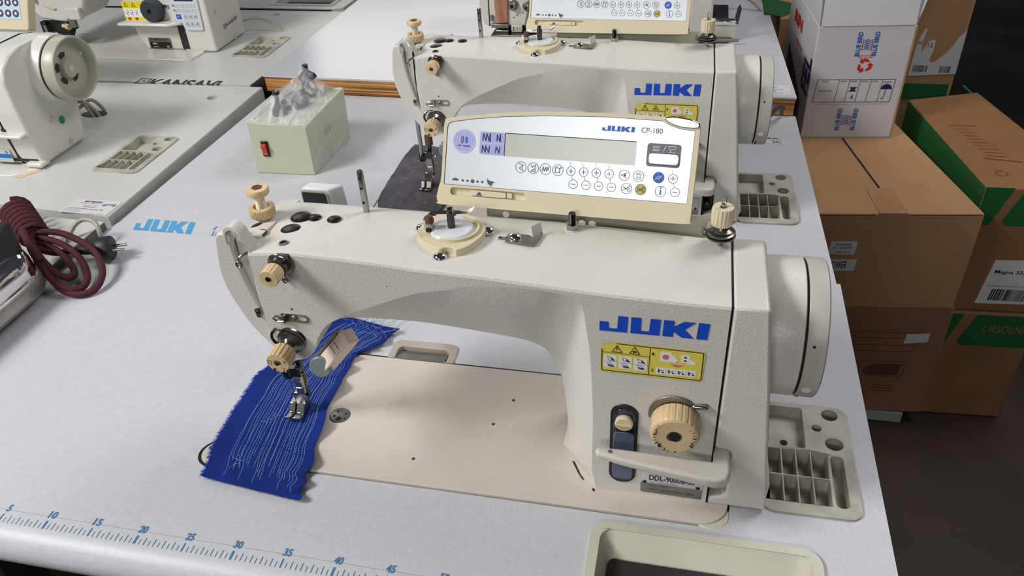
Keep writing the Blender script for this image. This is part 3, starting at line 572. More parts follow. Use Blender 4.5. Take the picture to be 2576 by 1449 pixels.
    MB().tube([(.1850, .196, .0780), (.1960, .190, .0580)], .0003, 5).build('wiper_wire', 'steel', t)
    # wiper unit: pale block on an angled strut with a grey round pad
    fw = Fr((.1945, .203, .0790), (.0403, 0, .0497), V((-.25, -.80, .50)).normalized().cross(V((.0403, 0, .0497)).normalized()))
    MB().box(.002, .058, -.0185, -.002, -.008, .008, fw).build('wiper_block', 'pink_plastic', t, bevel=.0015)
    MB().box(-.012, .052, -.002, .002, -.003, .009, fw).build('wiper_strut', 'dull_steel', t, bevel=.0006)
    b = MB(); b.line(fw, [(.034, -.005), (.034, -.014)], .0007, .0083); b.line(fw, [(.042, -.005), (.042, -.014)], .0007, .0083); b.build('wiper_slot', 'leather_brown', t, smooth=False)
    MB().lathe([(.0105, 0), (.0118, .001), (.0118, .004), (.0105, .005), (0, .005)], (.2015, .192, .0790), (.1, -1, .25), 32).build('round_pad', 'grey_disc', t)
    # boxed switch standing behind the head
    sw = MB().hull([(.1400, .3330, .130), (.1770, .3320, .130), (.1940, .3470, .130), (.1530, .3500, .130)], [(.1435, .3300, .2085), (.1770, .3290, .2090), (.1905, .3400, .2110), (.1500, .3430, .2105)]).build('rear_switch_box', 'white_plastic', t, bevel=.0025, seg=3)
    fsw = Fr((.1400, .3330, .130), (.0353, -.0010, 0), (.0018, -.003, .0785))
    MB().poly(fsw, rrect(.0035, .0350, .036, .0765, .003), .0010).build('switch_window_rim', 'wheel_grey', sw, smooth=False)
    MB().poly(fsw, rrect(.0050, .0330, .038, .0745, .002), .0016).build('switch_window', 'black_plastic', sw, smooth=False)
    # bobbin winder on top of the arm
    zc = .2445; fz = top_frame(zc)
    base = [(.3255, .1985), (.3270, .1900), (.3350, .1790), (.3480, .1705), (.3545, .1690), (.3580, .1722), (.3650, .1722), (.3680, .1690), (.3760, .1760), (.3830, .1900), (.3850, .2050), (.3800, .2170), (.3680, .2270), (.3520, .2300), (.3380, .2240), (.3290, .2130)]
    base = [tuple(p) for p in fine(base + [base[0]], 3)[:-1]]
    MB().prism(base, fz, -.003, .0058).build('winder_base', 'cream_plastic', t, bevel=.0012)
    m = MB(); cx_, cy_ = .3590, .2010; rr = .0215
    arc = [(cx_ + rr * math.cos(a), cy_ + rr * math.sin(a)) for a in [math.radians(-115 + 200 * i / 24) for i in range(25)]] + [(cx_ + (rr - .0018) * math.cos(a), cy_ + (rr - .0018) * math.sin(a)) for a in [math.radians(85 - 200 * i / 24) for i in range(25)]]
    m.prism(arc, fz, .0050, .0085).build('winder_rim', 'cream_plastic', t)
    MB().lathe([(0, .004), (.0190, .004), (.0192, .0075), (.0180, .0088), (0, .0092)], (.3560, .2000, zc), (0, 0, 1), 44).build('winder_disc', 'white_plastic', t)
    MB().lathe([(.0034, 0), (.0034, .0165), (.0028, .0170), (.0028, .0195), (.0020, .0200), (0, .0200)], (.3560, .2000, zc + .0085), (0, 0, 1), 20).build('winder_spindle', 'black_steel', t)
    m = MB().box(.3345, .3410, .1920, .1985, zc + .005, zc + .0160); m.build('winder_post', 'steel', t, bevel=.001)
    MB().lathe([(.0040, 0), (.0040, .003), (.0030, .006), (0, .007)], (.3380, .1950, zc + .0155), (0, 0, 1), 18).build('post_screw', 'leather_brown', t)
    MB().box(.3352, .3404, .1905, .1922, zc + .008, zc + .0105).build('post_slot', 'black_gap', t)
    pth = smooth_path([(.3330, .2020, .2605), (.3370, .2045, .2628), (.3480, .2060, .2635), (.3600, .2065, .2640), (.3700, .2065, .2660), (.3760, .2060, .2695), (.3790, .2055, .2725)], 6)
    m = MB(); prev = None
    for p in pth:
        ring = [m.b.verts.new(p + V(o)) for o in ((0, -.0035, -.0006), (0, .0035, -.0006), (0, .0035, .0008), (0, -.0035, .0008))]
        if prev:
            for k in range(4): m.b.faces.new([prev[k], prev[(k + 1) % 4], ring[(k + 1) % 4], ring[k]])
        else: m.b.faces.new(ring)
        prev = ring
    m.b.faces.new(prev[::-1]); m.build('winder_lever', 'chrome', t)
    MB().box(.3315, .3335, .1965, .2035, zc + .006, .2610).build('lever_arm', 'chrome', t)
    for u, v in ((.3255, .2080), (.3855, .2125), (.3545, .1650)): screw((u, v, zc - .0005), (0, 0, 1), .0062, t, 'chrome', h=.0045)
    # clip plate with screw
    zp = .2432; fp = top_frame(zp)
    MB().prism([(.3965, .2045), (.4030, .2052), (.4045, .2105), (.4080, .2125), (.4230, .2110), (.4262, .2085), (.4330, .2185), (.4345, .2160), (.4310, .1965), (.4290, .1955), (.4040, .1985), (.4030, .2030), (.3968, .2028)], fp, -.0006, .0006).build('clip_plate', 'dull_steel', t)
    MB().hull([(.4262, .2085, zp), (.4330, .2185, zp), (.4337, .2180, zp), (.4270, .2080, zp)], [(.4240, .2120, zp + .009), (.4310, .2215, zp + .009), (.4317, .2210, zp + .009), (.4248, .2115, zp + .009)]).build('clip_tab', 'smooth_paint', t)
    screw((.4115, .2055, zp), (0, 0, 1), .0062, t, 'chrome', h=.0045)
    MB().disc(fp, .3985, .2037, .0014, .0009).build('clip_hole', 'black_gap', t, smooth=False)
    # stud with nut
    MB().lathe([(.0110, -.002), (.0085, .0012), (.0068, .0015), (.0068, .0024), (0, .0024)], (.4580, .2320, .2385), (0, 0, 1), 28).build('stud_boss', 'machine_paint', t)
    MB().lathe([(.0058, .0), (.0058, .0055), (0, .0055)], (.4580, .2320, .2405), (0, 0, 1), 6).build('nut', 'steel', t, smooth=False)
    prof = [(.0032, 0)]
    for k in range(8): prof += [(.0034, k * .0014), (.0028, k * .0014 + .0007)]
    MB().lathe(prof + [(.0028, .0112), (0, .0112)], (.4580, .2320, .2455), (0, 0, 1), 20).build('stud', 'black_steel', t, smooth=False)
    # rear tension post with knob
    px, py, pz = .5868, .2340, .2328
    MB().cyl((px, py, pz - .002), (px, py, pz + .012), .0028, .0028, 16).build('post', 'steel', t)
    MB().lathe([(.0050, 0), (.0128, .0012), (.0130, .0024), (.0070, .0034), (.0125, .0046), (.0125, .0054), (.0090, .0064), (.0105, .0076), (.0070, .0095), (.0050, .014), (0, .014)], (px, py, pz + .0085), (0, 0, 1), 36).build('tension_disc', 'dark_chrome', t, ang=20)
    knob(t, (px, py, pz + .0215), (0, 0, 1), .0094, .0165, 'cream_plastic')
    m = MB().tube([(px - .0015, py, pz + .034), (px - .0015, py, pz + .0465), (px, py, pz + .049), (px + .0015, py, pz + .0465), (px + .0015, py, pz + .034)], .0006, 6); m.cyl((px, py, pz + .034), (px, py, pz + .041), .0016); m.build('wire_loop', 'steel', t)
    MB().tube(smooth_path([(px - .012, py, pz + .008), (px - .0155, py, pz + .011), (px - .0150, py, pz + .016), (px - .013, py, pz + .0135)], 4), .0009, 6).build('thread_hook', 'steel', t)
    # logo and warning sticker on the column
    logo('logo', ff, .4940, .1990, .5822, .2155, 'logo_blue', t)
    st = MB().poly(ff, [(.4950, .1570), (.4960, .1545), (.5780, .1535), (.5805, .1550), (.5815, .1840), (.5800, .1868), (.5060, .1882), (.5010, .1855), (.4953, .1840)], .0004).build('warning_sticker', 'yellow_sticker' if False else 'yellow_print', t, smooth=False)
    MB().poly(ff, [(.4950, .1842), (.5010, .1857), (.5060, .1884), (.4950, .1890)], .0005).build('torn_patch', 'red_cardboard' if False else 'label_white', st, smooth=False)
    b = MB(); T = .0006
    b.line(ff, [(.5085, .1866), (.5790, .1852), (.5797, .1840), (.5797, .1565), (.5785, .1553), (.4972, .1563), (.4964, .1575), (.4965, .1795)], .0008, .0007)
    b.line(ff, [(.5364, .1852), (.5362, .1558)], T, .0007); b.line(ff, [(.4966, .1765), (.5362, .1757)], T * .7, .0007)
    for u in (.5090, .5237): b.line(ff, [(u, .1846), (u - .0040, .1775), (u + .0042, .1773)], T, .0007, True)
    b.line(ff, [(.5090, .1830), (.5090, .1800)], .0008, .0007); b.disc(ff, .5090, .1787, .0004, .0007, 8); b.disc(ff, .5237, .1795, .0018, .0007, 10, ry=.0009)
    b.build('sticker_lines', 'black_print', st, smooth=False)
    b = MB()
    for k in range(3): b.poly(ff, rrect(.4980 + k * .0127, .5092 + k * .0127, .1600 - k * .0004, .1738 - k * .0004, .0015, 3), .0006)
    b.poly(ff, rrect(.5420, .5752, .1580, .1652, .0015, 3), .0006); b.poly(ff, rrect(.5450, .5545, .1720, .1825, .001, 3), .0006); b.poly(ff, rrect(.5620, .5690, .1728, .1812, .001, 3), .0006)
    b.poly(ff, [(.5510, .1790), (.5560, .1800), (.5600, .1745), (.5570, .1720), (.5515, .1740)], .0007); b.poly(ff, [(.5670, .1770), (.5700, .1765), (.5738, .1745), (.5745, .1715), (.5680, .1715), (.5668, .1735)], .0007)
    b.build('sticker_panels', 'white_print', st, smooth=False)
    MB().poly(ff, [(.5530, .1700), (.5650, .1698), (.5590, .1672)], .0006).disc(ff, .5495, .1772, .0027, .0008).build('sticker_red', 'red_print' if False else 'pink_print', st, smooth=False)
    b = MB()
    for k in range(3):
        u = .5036 + k * .0127; b.line(ff, [(u - .0056, .1669 - k * .0004), (u + .0056, .1669 - k * .0004)], .0002, .0009)
        for s_ in (.1702, .1634): b.line(ff, [(u - .003, s_ + .0022), (u + .0015, s_ + .0008), (u + .003, s_ - .0018), (u - .001, s_ - .0022), (u - .0022, s_ + .0005)], .0004, .0009)
        b.line(ff, [(u + .001, .1698), (u + .0032, .1683)], .0013, .0009); b.line(ff, [(u - .001, .1628), (u + .003, .1615)], .0012, .0009)
    for k in range(4):
        u = .5462 + k * .0083; b.line(ff, [(u - .0018, .1635), (u - .0014, .1600)], .0009, .0009); b.line(ff, [(u - .0026, .1612), (u + .0020, .1630)], .0005, .0009); b.disc(ff, u + .0018, .1605, .0009, .0009, 10)
        if k < 3: b.line(ff, [(u + .0042, .1645), (u + .0042, .1588)], .0002, .0009)
    for v in (.1788, .1752): b.disc(ff, .5655, v, .0012, .0009, 12, ry=.0008)
    b.build('sticker_pictograms', 'black_print', st, smooth=False)
    text('sticker_number', '1', ff, .5384, .1778, .5398, .1808, 'black_print', st, w=.0009); text('sticker_number', '2', ff, .5382, .1604, .5402, .1632, 'black_print', st, w=.0009, bold=.03)
    # sunken oil window
    wf = face_frame(YF); wd = rrect(.5052, .5302, .0180, .1182, .0122, 8)
    MB().prism(wd, wf, -.001, .0012).build('oil_window_frame', 'black_plastic', t, bevel=.0006)
    ow = MB().prism(rrect(.5080, .5274, .0215, .1130, .0094, 8), wf, .0005, .0016).build('oil_window', 'window_dark', t, bevel=.0004)
    MB().prism(rrect(.5084, .5270, .0235, .0850, .004, 4), wf, .0012, .0020).build('oil_level', 'window_oil', ow, bevel=.0003)
    MB().lathe([(.0080, 0), (.0082, .0035), (.0070, .0045), (0, .0045)], (.5177, YF - .0015, .0985), (0, -1, 0), 32).build('window_plug', 'cream_plastic', ow)
    MB().box(-.0076, .0076, -.0016, .0016, 0, .0022, Fr((.5177, YF - .006, .0985), (1, 0, -.04), (0.04, 0, 1))).build('plug_grip', 'ivory_plastic', ow, bevel=.0006)
    # stitch length dial with its chrome thumb plate
    m = MB(); cx_, cz_ = .5607, .1128; pl = [(cx_ + .0225 * math.cos(a), cz_ + .0225 * math.sin(a)) for a in [math.radians(195 - 145 * i / 18) for i in range(19)]]
    pl += [(.5745, .1262), (.5800, .1292), (.5868, .1300), (.5890, .1285), (.5875, .1262), (.5800, .1250), (.5700, .1200), (.5600, .1150), (.5450, .1100)]
    m.prism(pl, wf, .0005, .0022).build('dial_thumb_plate', 'dull_steel', t, bevel=.0006)
    MB().prism([(.5730, .1265), (.5760, .1300), (.5868, .1302), (.5892, .1285), (.5878, .1262), (.5790, .1262)], wf, .002, .006).build('thumb_tab', 'steel', t, bevel=.0015)
    dl = MB().lathe([(0, 0), (.0205, 0), (.0212, .001), (.0212, .0170), (.0200, .0195), (.0180, .0205), (.0068, .0205), (.0062, .0150), (0, .0150)], (.5622, YF - .0025, .1085), (0, -1, -.03), 120, 5, .0008, (2, 3)).build('stitch_length_dial', 'ivory_plastic', t, ang=25)
    fd = Fr((.5622, YF - .0233, .1079), (1, 0, 0), (0, .03, 1))
    b = MB()
    nums = {100: '3', 48: '4', -20: '5', 163: '2', 222: '1'}
    for k in range(26):
        a = math.radians(-30 - k * 0 + k * (285) / 25); dg = math.degrees(a)
        if any(abs(((dg - q + 180) % 360) - 180) < 7 for q in nums): continue
        r0, r1 = .0158, .0178 if k % 5 else .0184
        b.line(fd, [(r0 * math.cos(a), r0 * math.sin(a)), (r1 * math.cos(a), r1 * math.sin(a))], .0005 if k % 3 else .0012, .0003)
    b.disc(fd, .0016, -.0165, .0008, .0003); b.disc(fd, 0, .0, .0052, -.0004); b.build('dial_marks', 'black_print', dl, smooth=False)
    for a, s_ in nums.items():
        u, v = .0163 * math.cos(math.radians(a)), .0163 * math.sin(math.radians(a)); text('dial_number', s_, fd, u - .0013, v - .0020, u + .0013, v + .0020, 'black_print', dl, w=.0003, bold=.01)
    MB().disc(ff, .5593, .1430, .0013, .0002).build('index_dimple', 'smooth_paint', t, smooth=False)
    # reverse feed lever
    lv = [(.4975, .0905), (.4990, .0920), (.5060, .0912), (.5300, .0885), (.5600, .0862), (.5955, .0858), (.5965, .0930), (.6080, .0940), (.6110, .0925), (.6122, .0800), (.6090, .0700), (.6040, .0650), (.5950, .0640), (.5700, .0680), (.5300, .0735), (.5000, .0795), (.4975, .0820)]
    yl = .1180
    m = MB()                                           # an arm with its broad face turned upwards
    up = [(.4965, .1130), (.4950, .1175), (.4965, .1215), (.5200, .1240), (.5600, .1262), (.5975, .1285), (.5985, .1560), (.6125, .1560), (.6125, .1180), (.6095, .1105), (.6000, .1065), (.5900, .1062), (.5600, .1075), (.5200, .1100)]
    m.b.free(); m = MB(); zt_ = lambda x: lerp(.0850, .0745, (x - .495) / .12); th_ = lambda x: lerp(.008, .0125, (x - .495) / .12)
    m.hull([(x, y, zt_(x) - th_(x)) for x, y in up], [(x, y, zt_(x)) for x, y in up]).build('reverse_lever', 'smooth_paint', t, bevel=.0030, seg=3)
    MB().disc(top_frame(0.0846), .5080, .1170, .0018, .0).build('lever_hole', 'dull_steel', t, smooth=False)
    # model plate
    mp = MB().prism([(.5352, .0416), (.5925, .0400), (.5925, .0085), (.5915, .0068), (.5365, .0080), (.5356, .0095)][::-1], ff, 0, .0006).build('model_plate', 'dull_steel', t)
    MB().poly(ff, [(.5356, .0414), (.5921, .0398), (.5921, .0205), (.5356, .0215)], .0008).build('plate_print_area', 'label_white', mp, smooth=False)
    text('plate_text', 'DDL-9000B-SS', ff, .5430, .0258, .5846, .0330, 'black_print', mp, w=.0011, bold=.012)
    text('plate_text', 'JUKI CORPORATION', ff, .5436, .0216, .5690, .0236, 'grey_print', mp, w=.0011)
    text('plate_text', 'Made in China', ff, .5436, .0172, .5600, .0192, 'grey_print', mp, w=.0011)
    text('plate_text', 'Mfg. No.', ff, .5438, .0118, .5532, .0140, 'grey_print', mp, w=.0011); text('plate_text', 'WHIHDDM 13409', ff, .5545, .0105, .5850, .0135, 'grey_print', mp, w=.0011)
    for u, v in ((.5390, .0225), (.5882, .0222)): screw((u, YF - .0006, v), (0, -1, 0), .0022, mp, 'black_steel', 'rivet')
    # sheet bracket behind the arm that carries the operation panel
    b = MB().plate([(.3705, .2100), (.5760, .2130), (.5760, .2420), (.3705, .2390)], [circ(.389, .2300, .0035, 14), circ(.4620, .2262, .0035, 14), circ(.4715, .2262, .0035, 14)], .0, .002, fr=face_frame(.266)).build('panel_bracket', 'bracket_steel', t)
    MB().box(.3705, .5760, .250, .268, .2095, .2110).build('bracket_foot', 'bracket_steel', t)
    return t
juki = machine('sewing_machine', 'large beige sewing machine in front with a blue cloth under its needle')
juki2 = dup(juki, T2, 'beige sewing machine on the second table, partly hidden behind the front control panel')
juki['group'] = juki2['group'] = 'two matching beige sewing machines'

# ------------------------------------------------------------------ operation panels
PO = V((0.33327, 0.2585, 0.26332)); PX = V((0.99856, -0.05358, 0.00324)); PY = V((0.01968, 0.42164, 0.90655))
def mm(l): return [(a / 1000, c / 1000) for a, c in l]
def panel():
    t = thing('operation_panel', 'cream framed control panel with grey screen and round keys, standing behind the front machine', 'control panel', (0.44, 0.262, 0.235))
    f = Fr(PO, PX, PY); f.n = PX.cross(PY)
    outer = mm([(-6.9, -12), (-5.5, -17), (-2, -19), (60, -19), (150, -18.5), (222, -17.5), (226.5, -15), (227.8, -8), (228.3, 60), (227, 66), (222, 70), (210, 72), (196, 73.2), (150, 73.4), (91, 71.5), (52, 68), (5, 61.4), (0, 59.5), (-2.4, 55), (-3, 8), (-4.5, 0)])
    fine_o = fine(outer + [outer[0]], 2)[:-1]
    back = [(u * .97 + .003, v * .93 + .002) for u, v in fine_o]
    m = MB(); m.hull([f.p(u, v, -.026) for u, v in back], [f.p(u, v, -.010) for u, v in fine_o]); m.build('rear_case', 'cream_plastic', t, bevel=.002)
    hole = mm([(-.3, 0), (0.3, 30), (.7, 52.1), (2, 56), (5.1, 57.8), (25, 61.3), (52, 64.8), (91, 67.9), (150, 70.2), (196.5, 69.5), (202.4, 66.3), (212, 63.6), (224.1, 62.6), (223.8, 30), (223.4, 0)])
    slot = rrect(.0065, .079, -.0093, -.0021, .0034)
    MB().plate(fine_o, [hole, slot], 0.0, 0.011, fr=f).build('front_frame', 'cream_plastic', t, bevel=.0022)
    MB().poly(f, hole, -.0007).build('face_sheet', 'silver_face', t, smooth=False)
    MB().line(f, hole, .0007, -.0004, True).build('face_outline', 'grey_print', t, smooth=False)
    MB().poly(f, slot, -.004).build('slider_floor', 'cream_plastic', t, smooth=False)
    cb = MB().prism([(a, c) for a, c in fine(mm([(196, 71.8), (200, 68.5), (207, 65.6), (216, 64.2), (226, 64.5), (227.8, 68), (224, 71), (215, 72.8), (204, 73.8)]) + [mm([(196, 71.8)])[0]], 2)[:-1]], f, -.006, .0015).build('corner_button', 'chrome', t, bevel=.0015, seg=3)
    # slider
    sld = MB().prism(rrect(.0262, .0605, -.0088, -.0034, .0015), f, -.0035, -.0008).build('slider', 'cream_plastic', t, bevel=.0006)
    MB().poly(f, mm([(31.5, -8), (37.5, -8), (34.6, -4.3)]), -.0004).build('slider_arrow', 'grey_print', sld, smooth=False)
    MB().prism(rrect(.0605, .0665, -.0086, -.0036, .001), f, -.0038, -.0015).build('slider_grip', 'cream_plastic', sld, bevel=.0008)
    b = MB()
    # speed pictograms: tortoise, dots, hare
    for u, r in ((17.9, .0011), (22.6, .0011), (27.5, .0018), (32.3, .0011), (37, .0011)): b.disc(f, u / 1000, .0048, r, -.0004, 16)
    b.poly(f, mm([(7, 4.8), (8.2, 5.4), (9, 6.2), (10.7, 6.8), (12.4, 6.3), (13.2, 5.3), (14.2, 5.6), (14, 5), (12.8, 4.4), (12.4, 3.8), (11.8, 4.3), (9.2, 4.3), (8.6, 3.8), (8.3, 4.5)]), -.0004)
    b.poly(f, mm([(41.2, 8.6), (42.4, 7.8), (43, 6.6), (44.6, 6.2), (46.8, 6.2), (48.4, 5.4), (47.8, 4.6), (46.2, 4.2), (47.4, 2.8), (45.6, 3), (44.2, 1.6), (43.6, 3.6), (42.2, 2.8), (42.4, 4.4), (41.6, 5.2), (41.2, 6.2), (42, 7)]), -.0004)
    b.line(f, mm([(44, 2.4), (46.4, 1.6)]), .0006, -.0004)
    # key outlines
    big = [(72.8, 21), (84.3, 21), (95.7, 20.9), (107.2, 20.9)]; mid = [(167, 20.8), (179.6, 20.9), (169.9, 9.3), (182.5, 9.4), (199.8, 9.2)]
    small = [(119.1, 20.8), (130.6, 20.8), (142.1, 20.9), (153.6, 20.9), (209.4, 20.9), (122, 9.4), (133.6, 9.4), (145.1, 9.4), (156.5, 9.4), (212.2, 9.4)]
    for u, v in big: b.ring(f, u / 1000, v / 1000, .0051, .0004, -.0003)
    for u, v in mid: b.ring(f, u / 1000, v / 1000, .0048, .0004, -.0003)
    for u, v in small: b.ring(f, u / 1000, v / 1000, .0041, .0004, -.0003)
    for (a, c), (d, e) in zip(small[:5], small[5:]): b.line(f, mm([(a + .9, c - 4.1), (d - .9, e + 4.1)]), .0003, -.0003)
    for i, (u, v) in enumerate(small):
        b.line(f, mm([(u - 1.9, v), (u + 1.9, v)]), .0005, -.0003)
        if i < 5: b.line(f, mm([(u, v - 1.9), (u, v + 1.9)]), .0005, -.0003)
        if i < 5:
            for k in range(4): b.line(f, mm([(u - 1.2 + .12 * k, v + 8 - k * 1.0), (u - 1.15 + .12 * k, v + 7.5 - k * 1.0)]), .0003, -.0003)
    zz = [[(-2, 3), (2, 2), (-1.5, -1), (2, -3)], [(-2, 3), (-1, .6), (1.8, 3), (1.8, -3), (-2, -3), (1, -.4)], [(-3, -2), (-2, 2), (-1, -2), (.4, 2), (1, -2), (2.4, 2), (2.8, -1)], [(-2.4, 2), (-2.4, -2.4), (1.6, -2.4), (1.6, 1.6), (-2.4, 2)]]
    for (u, v), z in zip(big, zz): b.line(f, mm([(u + a, v + c) for a, c in z]), .0005, -.0003)
    b.line(f, mm([(74, 23.5), (74.4, 22), (74.4, 19), (74.2, 18)]), .0003, -.0003); b.line(f, mm([(108.6, 22.6), (110, 23.6), (109.2, 22)]), .0005, -.0003); b.line(f, mm([(105.5, 23.2), (107, 24.3)]), .0005, -.0003)
    u, v = mid[0]; b.line(f, mm([(u + 2.2, v + 2.4), (u - 2.8, v), (u + 2.4, v - 2.2)]), .0005, -.0003); b.line(f, mm([(u + .4, v + 1.6), (u + 1.5, v), (u + .4, v - 1.6)]), .0004, -.0003); b.disc(f, (u + .2) / 1000, v / 1000, .0008, -.0003, 10)
    u, v = mid[1]; b.ring(f, u / 1000, v / 1000, .0016, .0004, -.0003); b.line(f, mm([(u - 2.2 * math.cos(a) * 1.2, v + 2.6 * math.sin(a)) for a in [0.3 + .3 * k for k in range(9)]]), .0004, -.0003); b.line(f, mm([(u + 2.2 * math.cos(a) * 1.2, v - 2.6 * math.sin(a)) for a in [0.3 + .3 * k for k in range(9)]]), .0004, -.0003)
    for u, v in (mid[2], mid[3]):
        b.line(f, mm([(u - 3, v + 1.4), (u + 1.4, v - 1)]), .0006, -.0001); b.line(f, mm([(u - 3, v - 1.4), (u + 1.4, v + 1)]), .0006, -.0001)
        b.ring(f, (u + 2.2) / 1000, (v + 1.6) / 1000, .0012, .0004, -.0001, 14); b.ring(f, (u + 2.2) / 1000, (v - 1.6) / 1000, .0012, .0004, -.0001, 14)
    b.build('key_print', 'grey_print', t, smooth=False, merge=False)['kind'] = 'stuff'
    MB().disc(f, .1825, .0094, .0044, -.0005).build('thread_trim_key', 'gold_print', t, smooth=False)
    MB().disc(f, .1970, .0210, .0049, -.0004).build('reset_key', 'blue_print', t, smooth=False)
    MB().line(f, mm([(194.5, 19.4), (197.2, 22.6)]), .0006, -.0002).line(f, mm([(196.8, 19.4), (199.5, 22.6)]), .0006, -.0002).build('reset_key_bars', 'white_print', t, smooth=False)
    MB().poly(f, mm([(199.1, 6.6), (199.1, 10.6), (200.3, 10.6), (200.3, 6.6)]), -.0003).disc(f, .1997, .0122, .0008, -.0003, 12).line(f, mm([(198.6, 6.7), (200.9, 6.7)]), .0005, -.0003).build('info_letter', 'blue_print', t, smooth=False)
    # needle up/down key and pattern keys
    MB().disc(f, .0177, .0406, .0110, -.0006, 48).build('needle_key', 'lilac_print', t, smooth=False)
    MB().ring(f, .0177, .0406, .0102, .0005, -.0004, 48).build('needle_key_ring', 'light_lilac', t, smooth=False)
    pk = MB().poly(f, rrect(.0326, .0560, .0299, .0505, .002), -.0006).build('pattern_keys', 'lilac_print', t, smooth=False)
    MB().line(f, mm([(32.6, 40.1), (55.8, 40.4)]), .0004, -.0004).build('key_divider', 'light_lilac', pk, smooth=False)
    b = MB()
    for l in ([(35.3, 42.8), (35.8, 48.6), (38.2, 42.6), (39, 48.8), (41.3, 42.6), (42.1, 49.0), (42.5, 41.9)], [(48.8, 42.8), (48.8, 48.3), (51.4, 43.1), (51.8, 48.8), (52, 42.3)], [(35, 31.9), (35.4, 37.7), (38.2, 32.1), (38.4, 37.7), (41.4, 31.9), (41.9, 37.7)], [(48, 32.3), (48.3, 37.5), (51.4, 32.1), (51.7, 37.5)]): b.line(f, mm(l), .0008, -.0003)
    b.line(f, mm([(15, 44.6), (15, 40.5), (15.6, 38.8), (16.6, 40.5), (16.6, 44.6), (15, 44.6)]), .0005, -.0003)
    for k in range(3): b.disc(f, (12 + k * 1.1) / 1000, .0366, .0005, -.0003, 8)
    for k in range(6): b.disc(f, (17.2 + k * 1.1) / 1000, .0365, .0006, -.0003, 8)
    b.build('pattern_print', 'navy_print', pk, smooth=False, merge=False)
    MB().poly(f, mm([(18, 43), (19.7, 45), (21.4, 43), (20.4, 43), (20.4, 41), (21.4, 41), (19.7, 38.8), (18, 41), (19, 41), (19, 43)]), -.0003).build('arrow_print', 'blue_print', t, smooth=False)
    # screen, pad and bright key
    MB().prism(mm([(56.2, 29.9), (175, 29.8), (175.2, 50.5), (56.2, 50.6)]), f, -.0012, -.0004).build('screen', 'lcd', t)
    MB().line(f, mm([(56.4, 30), (56.4, 50.4), (175.2, 50.4)]), .0006, -.0002).build('screen_edge', 'black_print', t, smooth=False); MB().line(f, mm([(175.0, 50), (175.0, 30)]), .0006, -.0002).build('screen_edge', 'white_print', t, smooth=False)
    dp = MB().poly(f, rrect(.1850, .2140, .0302, .0501, .0025), -.0005).build('counter_key_pad', 'grey_pad', t, smooth=False)
    MB().prism(rrect(.1868, .2128, .0325, .0419, .003), f, -.0004, .0012).build('counter_key', 'chrome', dp, bevel=.0006)
    b = MB()
    for k in range(4): b.line(f, mm([(190 + (k % 3 == 0) * -.6, 44 + k * 1.2), (195 + (k % 3 == 0) * .6, 44 + k * 1.2)]), .0004, -.0003)
    b.line(f, mm([(199, 44), (201, 48.4)]), .0005, -.0003); b.line(f, mm([(203, 48.2), (209.5, 48.2), (208.5, 45.8), (206, 45.6), (205, 44.4), (203, 48.2)]), .0004, -.0003); b.line(f, mm([(203.5, 42.9), (205.5, 43.6), (207.5, 42.8), (209, 43.4)]), .0004, -.0003)
    b.build('counter_key_print', 'white_print', dp, smooth=False)
    logo('logo', f, .1442, .0582, .1728, .0627, 'blue_print', t, w=-.0004)
    text('model_text', 'CP-180', f, .1783, .0585, .1968, .0629, 'grey_print', t, w=-.0004)
    return t
pan = panel()
pan2 = dup(pan, T2, 'cream framed control panel cut off by the top of the picture, behind the second machine')
pan['group'] = pan2['group'] = 'two matching control panels'

# ------------------------------------------------------------------ parts trays let into the tables
def tray():
    t = thing('parts_tray', 'dirty grey moulded parts tray with dividers beside the front machine', 'tray', (0.694, 0.219, 0.0))
    outer = rrect(.6485, .7390, .1455, .2930, .013, 8)
    P = [rrect(.6560, .6940, .2295, .2880, .003), circ(.7213, .2815, .0082), circ(.7220, .2398, .0088), circ(.7067, .2605, .0050, 16)]; D = [.014, .016, .016, .014]
    xs = [.6560, .6695, .6835, .6975, .7135]
    for a, c in zip(xs, xs[1:]):
        P.append([(a + .0006, .1925), (c - .0006, .1925), (c - .0006, .2258), (a + .0006, .2258)]); D.append(.018)
        P.append([(a + .0006, .1585), (c - .0006, .1585), (c - .0006, .1912), (a + .0006, .1912)]); D.append(.018)
    P.append(rrect(.7160, .7285, .1580, .2235, .005)); D.append(.018)
    b = MB().plate(outer, P, .0022, .021, depths=D); body = b.build('tray_body', 'tray_plastic', t, bevel=.0007)
    MB().disc(top_frame(.0022 - .014 + .0003), .6755, .2480, .0038, 0).build('drain_hole', 'black_gap', body, smooth=False)
    MB().disc(top_frame(.0022 - .018 + .0003), .6765, .1650, .0040, 0).build('drain_hole', 'black_gap', body, smooth=False)
    return t
tr = tray()
trs = [dup(tr, T2, 'grey moulded parts tray with dividers on the second table, right of its machine'),
       dup(tr, Matrix.Translation((-1.1145, .5525, .003)), 'grey parts tray in the cream table, nearest the white machine with the handwheel'),
       dup(tr, Matrix.Translation((-1.1515, 1.1225, .003)), 'greenish parts tray in the back left table, beside the machine with the keypad')]
for o in [tr] + trs: o['group'] = 'parts trays let into the tables'
